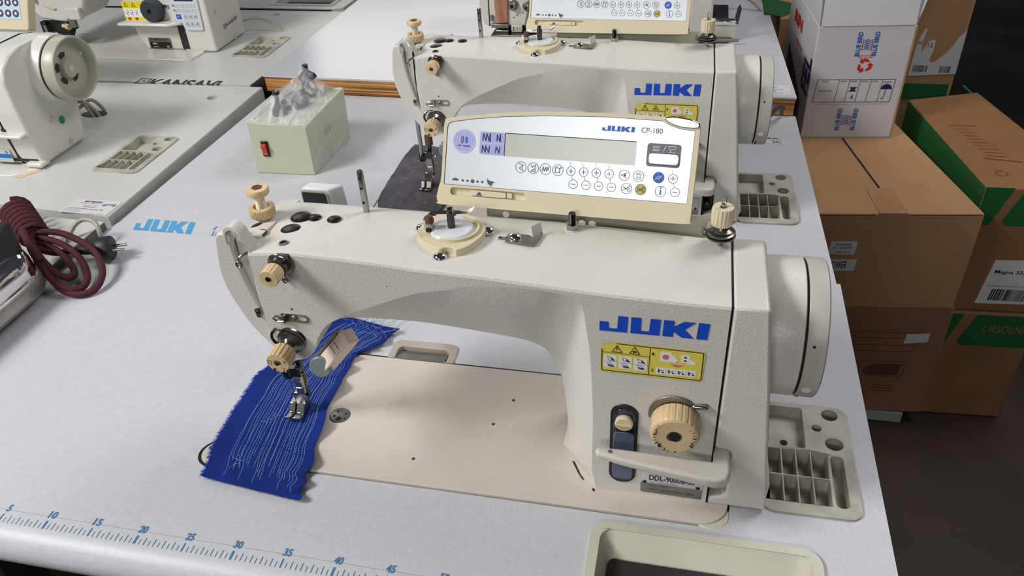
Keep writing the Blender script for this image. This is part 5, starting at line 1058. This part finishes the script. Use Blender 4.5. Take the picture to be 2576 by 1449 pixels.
for k in range(1500):
    s = rnd.uniform(.0, .72) if k % 6 else rnd.uniform(.85, .99); p = Pb(.003, s); a = PI + rnd.uniform(-.9, .6); L0 = rnd.uniform(.001, .0055); q = p + V((math.cos(a) * L0, math.sin(a) * L0, rnd.uniform(-.0022, .0006)))
    m.tube([p, p.lerp(q, .5) + V((0, 0, .0004)), q], .00016, 3)
for k in range(160):
    e = rnd.choice((0, 1)); u = rnd.uniform(0, 1); p = Pb(u, .999 if e else .002); a = (PI / 2 if e else -PI / 2) + rnd.uniform(-.6, .6); L0 = rnd.uniform(.0006, .0025); m.tube([p, p + V((math.cos(a) * L0, math.sin(a) * L0, -.0008))], .00015, 3)
o = m.build('frayed_edge', 'fray_blue', bc, smooth=False, merge=False); o['kind'] = 'stuff'
m = MB()
for s0, ua, ub in ((.20, .10, .93), (.36, .12, .60), (.37, .55, .95), (.52, .55, .92), (.60, .05, .3)):       # crossing creases
    pts = [Pb(lerp(ua, ub, i / 14), s0 + .008 * math.sin(i * .7 + s0 * 9)) + V((0, 0, .0002)) for i in range(15)]
    m.tube(pts, .0004, 5)
m.build('crease', 'blue_cloth', bc, merge=False)
Lg = [(.0990, .1240), (.0905, .1500), (.0880, .1850), (.0880, .2200), (.0890, .2600), (.0900, .3000), (.0960, .3420)]
Rg = [(.1945, .1170), (.2010, .1450), (.1950, .1850), (.1850, .2250), (.1720, .2650), (.1580, .3000), (.1480, .3330)]
def hump(x, y): return .0035 * math.exp(-((x - .155) ** 2 + (y - .185) ** 2) / .0006) + .0012 * noise.noise(V((x * 90, y * 60, 9)))
gc, Pg, Mg = cloth('fabric_strip', 'crumpled dark grey cloth with loose threads under the second machine\'s needle', 'cloth', Lg, Rg, 'grey_cloth', matx=T2, seed=5, hump=hump, z0=.0070, th=.0018)
m = MB()
for k in range(26):
    p = Pg(rnd.uniform(.1, .9), rnd.uniform(.06, .8)) + V((0, 0, .0006)); a = rnd.uniform(0, 6); pts = [p]
    for j in range(4):
        a += rnd.uniform(-.8, .8); q = pts[-1] + V((math.cos(a) * .006, math.sin(a) * .006, 0)); pts.append(q)
    m.tube([Mg @ p for p in smooth_path(pts, 3)], .00012, 4)
o = m.build('loose_thread', 'thread_pale', gc, smooth=False, merge=False); o['kind'] = 'stuff'

# ------------------------------------------------------------------ steam iron with its cord, at the left
def iron():
    t = thing('iron', 'old chrome clothes iron at the left with a maroon braided cord wound round its handle', 'iron', (-.345, .25, .0125))
    out = [(-.2850, .100), (-.2800, .200), (-.2790, .300), (-.2810, .345), (-.2870, .3600), (-.2970, .3720), (-.3150, .3860), (-.3500, .3930), (-.3850, .3860), (-.4020, .3720), (-.4130, .3450), (-.4150, .300), (-.4120, .200), (-.400, .100), (-.345, .03)]
    out = fine(out + [out[0]], 3)[:-1]; cx, cy = -.345, .26
    sc = lambda l, k, dz: [(cx + (u - cx) * k, cy + (v - cy) * (k * .5 + .5), dz) for u, v in l]
    MB().hull(sc(out, .97, .0128), sc(out, 1.0, .0180)).build('sole_plate', 'iron_sole', t)
    m = MB(); rings = []
    for k, z in ((1.0, .0180), (.99, .0300), (.95, .0365), (.93, .0375)): rings.append([m.b.verts.new(V(p)) for p in sc(out, k, z)])
    for a, c in zip(rings, rings[1:]):
        for i in range(len(a)): m.b.faces.new([a[i], a[(i + 1) % len(a)], c[(i + 1) % len(a)], c[i]])
    m.b.faces.new(rings[-1]); m.b.faces.new(rings[0][::-1]); m.build('skirt', 'iron_sole', t)
    m = MB(); rings = []
    for k, z in ((.93, .0375), (.915, .0400), (.90, .0500), (.86, .0600), (.76, .0690), (.60, .0740), (.40, .0760)): rings.append([m.b.verts.new(V(p)) for p in sc(out, k, z)])
    for a, c in zip(rings, rings[1:]):
        for i in range(len(a)): m.b.faces.new([a[i], a[(i + 1) % len(a)], c[(i + 1) % len(a)], c[i]])
    m.b.faces.new(rings[-1]); m.b.faces.new(rings[0][::-1]); m.build('shell', 'iron_chrome', t, ang=60)
    MB().hull([(-.365, .320, .0640), (-.303, .320, .0640), (-.303, .3650, .0640), (-.365, .3650, .0640)], [(-.365, .325, .110), (-.305, .325, .110), (-.305, .368, .110), (-.365, .368, .110)]).build('handle_post', 'plug_black', t, bevel=.004)
    MB().tube(smooth_path([(-.345, .345, .108), (-.347, .26, .120), (-.347, .16, .118), (-.347, .12, .085)], 8), .013, 14).build('handle', 'plug_black', t)
    # wound cord: tight turns round the handle end, then free loops lying to the right
    m = MB(); pts = []
    for k in range(110):
        a = k * .42; s_ = k / 109; c = V((-.445, .505, .036)).lerp(V((-.345, .428, .046)), s_); rr = .020 - .004 * s_
        pts.append(c + V((math.sin(a) * rr * .55 + .0, math.sin(a) * rr * .9, math.cos(a) * rr)))
    m.tube(pts, .0048, 8)
    m.build('cord_wrap', 'maroon_braid', t, ang=80)
    z = .020
    loops = [[(-.350, .432, .050), (-.318, .440, .048), (-.285, .437, .040), (-.250, .424, .030), (-.226, .398, .016), (-.222, .372, .007), (-.238, .357, .006), (-.268, .361, .010), (-.300, .377, .034), (-.330, .400, .050), (-.350, .432, .050)],
             [(-.350, .428, .044), (-.320, .430, .040), (-.290, .424, .032), (-.262, .408, .022), (-.243, .386, .012), (-.242, .368, .008), (-.257, .360, .012), (-.284, .370, .020), (-.312, .388, .042), (-.345, .420, .050)],
             [(-.350, .424, .040), (-.322, .424, .033), (-.298, .416, .026), (-.274, .400, .018), (-.262, .386, .016), (-.268, .376, .018), (-.290, .380, .028), (-.318, .394, .046), (-.345, .418, .046)]]
    for l in loops: MB().tube(smooth_path(l, 7), .0047, 10).build('cord', 'maroon_braid', t, ang=80)
    MB().tube(smooth_path([(-.335, .408, .040), (-.315, .420, .026), (-.300, .434, .022), (-.285, .441, .021)], 6), .0044, 10).build('cord', 'maroon_braid', t, ang=80)
    MB().tube(smooth_path([(-.375, .440, .050), (-.350, .418, .058), (-.325, .396, .054), (-.300, .378, .040)], 6), .0052, 10).build('cord', 'maroon_braid', t, ang=80)
    MB().lathe([(.0045, 0), (.0060, .002), (.0075, .022), (.0140, .030), (.0175, .036), (.0180, .050), (.0165, .053), (0, .053)], (-.296, .436, .021), (.93, .30, -.02), 28).build('plug', 'plug_black', t, bevel=.001)
    for dy in (-.0065, .0065):
        d = V((.93, .30, -.02)).normalized(); q = V((-.296, .436, .021)) + d * .053 + V((-.3, .93, 0)) * dy; MB().cyl(q, q + d * .018, .0023, .0021, 12).build('plug_pin', 'steel', t)
    return t
iron()
m = MB().tube(smooth_path([(-.336, .468, .013), (-.330, .486, .030), (-.318, .496, .036), (-.300, .495, .032), (-.292, .488, .022), (-.288, .482, .004)], 7), .0034, 8)
tag(m.build('cable', 'cable_grey'), 'greyish brown cable loop poking up behind the black mains plug', 'cable')

# business card on the cream table
fc = Fr((-.4250, .5620, .0034), (1, -.012, 0), (0.012, 1, 0))
cd = tag(MB().box(0, .0870, 0, .0440, 0, .0004, fc).build('business_card', 'label_white', smooth=False), 'white business card with small red and blue printing at the corner of the cream table', 'card')
text('card_text', 'BAT MAKINA', fc, .022, .0350, .054, .0390, 'navy_print', cd, w=.0007, bold=.03, shear=.2)
MB().line(fc, [(.014, .0325), (.060, .0325)], .0006, .0007).build('card_rule', 'red_print', cd, smooth=False)
text('card_text', 'sanayi dikis makinalari', fc, .020, .0290, .050, .0308, 'red_print', cd, w=.0007)
text('card_text', 'Bünyamin BAT', fc, .030, .0225, .054, .0250, 'grey_print', cd, w=.0007); text('card_text', '0535 000 00 00', fc, .030, .0190, .052, .0210, 'grey_print', cd, w=.0007)
text('card_text', 'www.JUKI makina', fc, .006, .0125, .044, .0150, 'navy_print', cd, w=.0007, bold=.02); text('card_text', 'market TR', fc, .046, .0122, .072, .0150, 'red_print', cd, w=.0007, bold=.02)
for k in range(4): text('card_text', 'tel ve adres bilgileri', fc, .004 if k < 3 else .050, .0090 - k * .0026, .034 if k < 3 else .080, .0106 - k * .0026, 'pink_print' if k % 2 else 'grey_print', cd, w=.0007)
MB().poly(fc, [(.060, .026), (.061, .031), (.067, .033), (.083, .034), (.083, .026), (.079, .026), (.078, .030), (.068, .030), (.066, .026)], .0007).build('card_picture', 'grey_disc', cd, smooth=False)

# ------------------------------------------------------------------ cardboard boxes at the right
def quadbox(t, q, z0, z1, m, name='box_body', bevel=.004, top=None):
    top = top or q
    return MB().hull([(x, y, z0) for x, y in q], [(x, y, z1) for x, y in top]).build(name, m, t, bevel=bevel)
def edge_fr(a, b, z): return Fr((a[0], a[1], z), (b[0] - a[0], b[1] - a[1], 0), (0, 0, 1))
# brown box carrying the white one
q1 = [(.8067, 1.0620), (1.1170, 1.1001), (.9970, 1.6090), (.6900, 1.5700)]
t = thing('cardboard_box', 'large plain brown carton with two small POWER labels, taped shut, under the white box', 'box', (.91, 1.33, -.4262))
quadbox(t, q1, -.4262, -.1990, 'cardboard')
f = edge_fr(q1[0], q1[1], -.1990); W1 = (V(q1[1]) - V(q1[0])).length
# seam between the flaps, loose tape
ft = Fr((q1[0][0], q1[0][1], -.1990), (q1[1][0] - q1[0][0], q1[1][1] - q1[0][1], 0), (q1[3][0] - q1[0][0], q1[3][1] - q1[0][1], 0)); ft.y = (V((q1[3][0] - q1[0][0], q1[3][1] - q1[0][1], 0))).normalized()
MB().hull([(.9560, 1.0800, -.1992), (.9600, 1.0805, -.1992), (.8600, 1.5900, -.1992), (.8560, 1.5895, -.1992)], [(.9560, 1.0800, -.1982), (.9600, 1.0805, -.1982), (.8600, 1.5900, -.1982), (.8560, 1.5895, -.1982)]).build('flap_gap', 'black_gap', t)
b = MB(); b.line(f, [(.004, -.0035), (.11, -.0030)], .0022, .0006); b.line(f, [(.175, -.0030), (W1 - .006, -.0030)], .0022, .0006); b.build('flap_edge_gap', 'brown_print', t, smooth=False)
MB().box(.118, .172, -.022, .0008, 0, .0008, f).build('tape', 'tape', t, smooth=False); MB().box(.118, .172, 0, .10, -.0, .0010, Fr(f.p(0, 0, 0), f.x, ft.y)).build('tape', 'tape', t, smooth=False)
lb = MB().prism([(.0370, -.0930), (.0885, -.0940), (.0905, -.0640), (.0400, -.0640)], f, 0, .0008).build('box_label', 'label_white', t, smooth=False)
text('label_text', 'POWER', f, .0500, -.0730, .0800, -.0680, 'black_print', lb, w=.0012, bold=.01); text('label_text', '4 1350/85', f, .045, -.0800, .084, -.0755, 'grey_print', lb, w=.0012, bold=.01); text('label_text', 'SIYAH', f, .052, -.0900, .078, -.0860, 'black_print', lb, w=.0012)
lb = MB().prism([(.0430, -.1340), (.0950, -.1335), (.0965, -.1060), (.0450, -.1060)], f, 0, .0008).build('box_label', 'label_white', t, smooth=False)
text('label_text', 'POWER', f, .0440, -.1265, .0790, -.1100, 'black_print', lb, w=.0012, bold=.012)
# lower box
q0 = [(.8120, 1.0750), (1.1230, 1.1080), (1.005, 1.58), (.70, 1.56)]
t = thing('cardboard_box', 'reddish brown carton printed with a small machine picture, at the bottom of the stack', 'box', (.91, 1.33, -.7280))
quadbox(t, q0, -.7280, -.4270, 'red_cardboard'); f = edge_fr(q0[0], q0[1], -.4270)
b = MB()
for v in (-.070, -.086, -.105, -.122): b.line(f, [(.08, v), (.255, v + .001)], .0016, .0006)
b.line(f, [(.255, -.069), (.257, -.122)], .0012, .0006); b.line(f, [(.155, -.150), (.250, -.150), (.246, -.195), (.152, -.193)], .0014, .0006, True)
b.poly(f, [(.160, -.185), (.166, -.168), (.185, -.158), (.240, -.158), (.236, -.190), (.175, -.190)], .0007); b.ring(f, .150, -.232, .016, .003, .0006); b.line(f, [(.19, -.220), (.235, -.220)], .002, .0006); b.line(f, [(.19, -.228), (.235, -.228)], .002, .0006); b.line(f, [(.195, -.236), (.232, -.236)], .002, .0006)
b.build('box_print', 'brown_print', t, smooth=False)
MB().prism([(.2300, -.0990), (.2780, -.0930), (.2790, -.0700), (.2320, -.0730)], f, 0, .0012).build('box_label', 'label_white', t, smooth=False)
tag(MB().box(.985, 1.085, 1.10, 1.30, -.7595, -.7290).build('styrofoam_block', 'styrofoam', bevel=.003), 'grey white foam block under the lowest carton, on the floor', 'foam')
# tall box with green top edge
qR = [(1.1220, 1.1530), (1.3250, 1.1620), (1.2180, 1.6420), (1.0530, 1.5800)]
t = thing('cardboard_box', 'brown carton with dark green corners and a barcode label, right of the plain carton', 'box', (1.18, 1.38, -.4640))
quadbox(t, qR, -.4640, -.1700, 'dark_cardboard'); f = edge_fr(qR[0], qR[1], -.1700)
b = MB(); b.prism([(.001, 0), (.052, 0), (.026, -.084), (.001, -.084)], f, 0, .0009); b.prism([(.074, 0), (.200, 0), (.200, -.084), (.056, -.084), (.048, -.072)], f, 0, .0009)
b.build('green_panel', 'green_print', t, smooth=False)
fl_ = edge_fr(qR[3], qR[0], -.1700); WL = (V(qR[0]) - V(qR[3])).length
MB().prism([(.005, -.001), (WL - .002, -.001), (WL - .002, -.090), (.005, -.090)], fl_, 0, .0009).build('green_side', 'green_print', t, smooth=False)
fT = Fr((1.085, 1.25, -.1700), (.10, .30, 0), (-.30, .1, 0))
b = MB(); fT2 = top_frame(-.1697); b.line(fT2, [(1.115, 1.44), (1.170, 1.44)], .004, 0); b.line(fT2, [(1.150, 1.28), (1.215, 1.27)], .006, 0)
for k in range(9): b.line(fT2, [(1.125 + k * .004, 1.42 - k * .016), (1.150 + k * .006, 1.42 - k * .016)], .003, 0)
b.ring(fT2, 1.165, 1.215, .012, .003, 0); b.build('box_print', 'brown_print', t, smooth=False)
lb = MB().prism([(.0500, -.2740), (.1980, -.2690), (.1980, -.1610), (.0620, -.1650)], f, 0, .0012).build('box_label', 'label_white', t, smooth=False)
text('label_text', 'Magna 32, 42', f, .0680, -.1990, .1420, -.1880, 'black_print', lb, w=.0016, bold=.014); text('label_text', 'sewing machine spare parts', f, .0640, -.2300, .1700, -.2250, 'grey_print', lb, w=.0016)
b = MB(); rb = random.Random(5); u = .072
while u < .19:
    w_ = rb.choice((.0010, .0018, .0030)); b.poly(f, [(u, -.2640), (u + w_, -.2640), (u + w_ + .003, -.2350), (u + .003, -.2350)], .0016); u += w_ + rb.choice((.0010, .0018))
b.build('barcode', 'black_print', lb, smooth=False)
# box under it
qS = [(1.1290, 1.1450), (1.3050, 1.1550), (1.22, 1.62), (1.06, 1.58)]
t = thing('cardboard_box', 'dark brown carton with green panels standing on the floor, at the right', 'box', (1.19, 1.37, -.7595))
quadbox(t, qS, -.7595, -.4650, 'dark_cardboard'); f = edge_fr(qS[0], qS[1], -.4650)
b = MB(); b.prism([(.001, -.004), (.030, -.004), (.008, -.080), (.001, -.080)], f, 0, .0009); b.prism([(.056, -.004), (.175, -.004), (.175, -.088), (.038, -.088), (.032, -.074)], f, 0, .0009); gp = b.build('green_panel', 'green_print', t, smooth=False)
text('box_lettering', 'URSOLNA', f, .075, -.050, .165, -.030, 'dark_cardboard', gp, w=.0012, bold=.02, shear=.2)
# upright box behind, with a torn label
qB = [(.93, 1.790), (1.1960, 1.7800), (1.22, 1.98), (.95, 1.99)]
t = thing('cardboard_box', 'upright brown carton with a torn white shipping label, behind the white box', 'box', (1.07, 1.88, -.7595))
quadbox(t, qB, -.7595, .16, 'cardboard', top=[(x + .006, y) for x, y in qB]); f = edge_fr(qB[0], qB[1], 0)
O = .93
lab = [(.1600, -.1880), (.2700, -.1780), (.2700, -.0690), (.2560, -.0850), (.2470, -.1080), (.2300, -.1350), (.2110, -.1540), (.2000, -.1480), (.2060, -.1180), (.2050, -.0930), (.1990, -.0960), (.1900, -.0980), (.1780, -.1290), (.1760, -.1000), (.1800, -.0690), (.1740, -.0670), (.1640, -.1000)]
lb = MB().prism([(a - .0, c) for a, c in lab], f, 0, .0014).build('torn_label', 'label_white', t, smooth=False)
b = MB(); rb = random.Random(9); u = .168
while u < .255:
    w_ = rb.choice((.0012, .002, .003)); 
    if not (.200 < u < .228): b.poly(f, [(u, -.1760), (u + w_, -.1760), (u + w_ + .001, -.1590), (u + .001, -.1590)], .0020)
    u += w_ + rb.choice((.0012, .002))
b.build('barcode', 'grey_print', lb, smooth=False); text('label_text', 'no', f, .166, -.105, .175, -.098, 'black_print', lb, w=.002); text('label_text', '13', f, .190, -.113, .200, -.102, 'black_print', lb, w=.002)
MB().prism([(.14, -.208), (.262, -.206), (.262, -.250), (.14, -.250)], f, 0, .0012).build('green_panel', 'green_print', t, smooth=False)
# brown and green box far behind the glossy table
t = thing('cardboard_box', 'brown carton with green band glimpsed between the glossy table and the white box', 'box', (.82, 2.05, -.7595))
quadbox(t, [(.765, 1.86), (.915, 1.89), (.905, 2.20), (.74, 2.18)], -.7595, -.07, 'cardboard'); MB().box(.0, .12, .0, .12, -.0005, .001, Fr((.770, 1.870, -.0700), (.6, .8, 0), (-.8, .6, 0))).build('green_band', 'green_print', t, smooth=False)
# white box, open
qW = [(.8013, 1.4020), (.9975, 1.4225), (.9700, 1.7450), (.7720, 1.7250)]
t = thing('white_carton', 'open white carton with red recycling arrows and blue lettering, standing on the brown carton', 'box', (.885, 1.57, -.1988))
zW = .0540; th = .003; ww = [V((x, y, 0)) for x, y in qW]; cen = sum(ww, V()) / 4
def wall(a, b_, name):
    n = (b_ - a).cross(V((0, 0, 1))).normalized(); i0 = -n * th
    return MB().hull([a + V((0, 0, -.1988)), b_ + V((0, 0, -.1988)), b_ + i0 + V((0, 0, -.1988)), a + i0 + V((0, 0, -.1988))], [a + V((0, 0, zW)), b_ + V((0, 0, zW + .006 * 0)), b_ + i0 + V((0, 0, zW)), a + i0 + V((0, 0, zW))]).build(name, 'white_card', t, bevel=.0015)
for i in range(4): wall(ww[i], ww[(i + 1) % 4], 'side_panel')
MB().hull([V((x, y, -.1986)) for x, y in qW], [V((x, y, -.1950)) for x, y in qW]).build('bottom_panel', 'card_inner', t)
def flap(a, b_, out, up, h, name='flap'):
    n = (V((0, 0, up)) + out).normalized() * h; tt = out.normalized() * .003 if out.length else V((0, .003, 0))
    e = (b_ - a).normalized() * .004
    return MB().hull([a + e + V((0, 0, zW + .001)), b_ - e + V((0, 0, zW + .001)), b_ - e + V((0, 0, zW + .001)) - tt, a + e + V((0, 0, zW + .001)) - tt], [a + e + V((0, 0, zW + .001)) + n, b_ - e + V((0, 0, zW + .001)) + n, b_ - e + V((0, 0, zW + .001)) + n - tt, a + e + V((0, 0, zW + .001)) + n - tt]).build(name, 'white_card', t, bevel=.001)
flap(ww[0], ww[1], V((0, .04, 0)), .3, .13); flap(ww[3], ww[0], V((-.02, 0, 0)), .3, .13); flap(ww[1], ww[2], V((.05, 0, 0)), .3, .12); flap(ww[2], ww[3], V((0, .1, 0)), .3, .12)
f = edge_fr(qW[0], qW[1], 0)
MB().poly(f, [(.192, -.196), (.196, -.196), (.1975, .052), (.1935, .052)], .0006).build('raw_edge', 'cardboard', t, smooth=False)
def bluebird(u0, v0):
    text('box_lettering', 'BLUE BIRD', f, u0, v0, u0 + .0095, v0 + .052, 'blue_print', t, rot=90, bold=.035, w=.0008); text('box_lettering', 'BLUE BIRD', f, u0 + .034, v0, u0 + .0435, v0 + .052, 'blue_print', t, rot=90, bold=.035, w=.0008)
    b = MB(); b.box(u0 + .0120, u0 + .0135, v0 + .012, v0 + .036, 0, .0008, f); b.box(u0 + .0305, u0 + .0320, v0 + .012, v0 + .036, 0, .0008, f); b.build('emblem_bars', 'red_print', t, smooth=False)
    b = MB()
    for k in range(6): b.line(f, [(u0 + .016, v0 + .014 + k * .0038), (u0 + .022, v0 + .0165 + k * .0038), (u0 + .028, v0 + .0135 + k * .0038)], .0016, .0008)
    b.build('emblem', 'blue_print', t, smooth=False, merge=False)
bluebird(.0820, -.0095); bluebird(.0700, -.1790)
text('box_lettering', 'RECYCLE', f, .090, -.0135, .118, -.0065, 'pink_print', t, bold=.02, w=.0008)
cx_, cz_ = .1070, -.0300
for k in range(3):
    a = math.radians(90 + 120 * k); R = lambda u, v: (cx_ + u * math.cos(a) - v * math.sin(a), cz_ + u * math.sin(a) + v * math.cos(a))
    MB().poly(f, [R(.0075, -.0095), R(.0125, -.0060), R(.0165, .0010), R(.0130, .0075), R(.0165, .0100), R(.0060, .0105), R(.0040, .0020), R(.0070, .0040), R(.0095, .0010), R(.0075, -.0030)], .0008).build('recycling_arrow', 'red_print', t, smooth=False)
b = MB(); v0, v1 = -.1120, -.0610
b.line(f, [(.012, v0), (.174, v0), (.1775, v1), (.0165, v1)], .0010, .0008, True)
for u in (.058, .080, .102, .124, .148): b.line(f, [(u, v0), (u + .0035, v1)], .0008, .0008)
b.poly(f, [(.085, -.078), (.1015, -.078), (.096, -.083), (.1010, -.088), (.0840, -.088), (.0895, -.083)], .0009)
for k in range(3): b.line(f, [(.158 + k * .0052, -.066), (.156 + k * .0052, -.0685)], .0014, .0009)
b.poly(f, [(.162 + .0115 * math.cos(q * PI / 12), -.0830 + .0115 * math.sin(q * PI / 12)) for q in range(13)], .0009); b.line(f, [(.162, -.083), (.159, -.104), (.157, -.106), (.155, -.103)], .0011, .0009)
b.build('box_table_print', 'navy_blue', t, smooth=False, merge=False)
for u, s_ in ((.025, 'INNOVATION'), (.064, 'WEIGHT'), (.085, 'PACKAGE'), (.107, 'PACKET NO'), (.129, 'QUALITY')): text('box_small_print', s_, f, u, -.0665, u + .0135, -.0635, 'navy_print', t, w=.0010, bold=.02)
text('box_small_print', '4', f, .0905, -.1060, .0960, -.0950, 'navy_print', t, w=.001); text('box_small_print', 'kg', f, .074, -.1060, .078, -.1030, 'navy_print', t, w=.001, bold=.02); text('box_small_print', 'BRAIDED CORD', f, .022, -.0880, .050, -.0850, 'navy_print', t, w=.001, bold=.02)
text('box_small_print', 'Please handle with care and keep this carton dry during transport and storage at all times', f, .018, -.1180, .170, -.1155, 'navy_print', t, w=.001)
fl2 = edge_fr(qW[3], qW[0], 0)
text('side_lettering', 'RIN', fl2, .070, -.010, .170, .018, 'red_print', t, w=.001, bold=.05); text('side_lettering', 'PREMIUM', fl2, .120, -.045, .200, -.033, 'pink_print', t, w=.001, bold=.03)
text('side_lettering', 'FEL', fl2, .240, -.105, .318, -.020, 'navy_print', t, rot=90, w=.001, bold=.03)
MB().poly(fl2, [(.050, -.070), (.260, -.135), (.255, -.197), (.050, -.170)], .0008).build('side_picture', 'maroon_print', t, smooth=False)
# dark sheet lying over things at the far right, and a green strap
m = MB(); rows = []; n = 30
for j in range(n + 1):
    row = []
    for i in range(n + 1):
        u, v = i / n, j / n; x = 1.45 + 1.5 * u; y = 2.05 + 2.6 * v - .6 * (1 - u); z = -.74 + .16 * max(0, noise.noise(V((x * 1.6, y * 1.1, 2)))) + .03 * noise.noise(V((x * 6, y * 5, 1))) + .02
        row.append(m.b.verts.new(V((x, y, max(z, -.757)))))
    rows.append(row)
for a, c in zip(rows, rows[1:]):
    for i in range(n): m.b.faces.new([a[i], a[i + 1], c[i + 1], c[i]])
o = m.build('dark_sheet', 'black_sheet', recalc=False, ang=60); sd = o.modifiers.new('thickness', 'SOLIDIFY'); sd.thickness = -.003; tag(o, 'crumpled near-black plastic sheet lying on the floor at the top right', 'sheet')
m = MB().tube([(1.30, 2.02, -.30), (1.38, 1.98, -.36)], .0028, 6); tag(m.build('strap', 'teal_strap'), 'thin green packing strap sticking out beside the carton with the torn label', 'strap')

# ------------------------------------------------------------------ lift the place so that the floor is at z = 0
for o in list(scn.objects):
    if o.parent is None and o.type in {'MESH', 'EMPTY'}:
        o.matrix_basis = Matrix.Translation((0, 0, LIFT)) @ o.matrix_basis
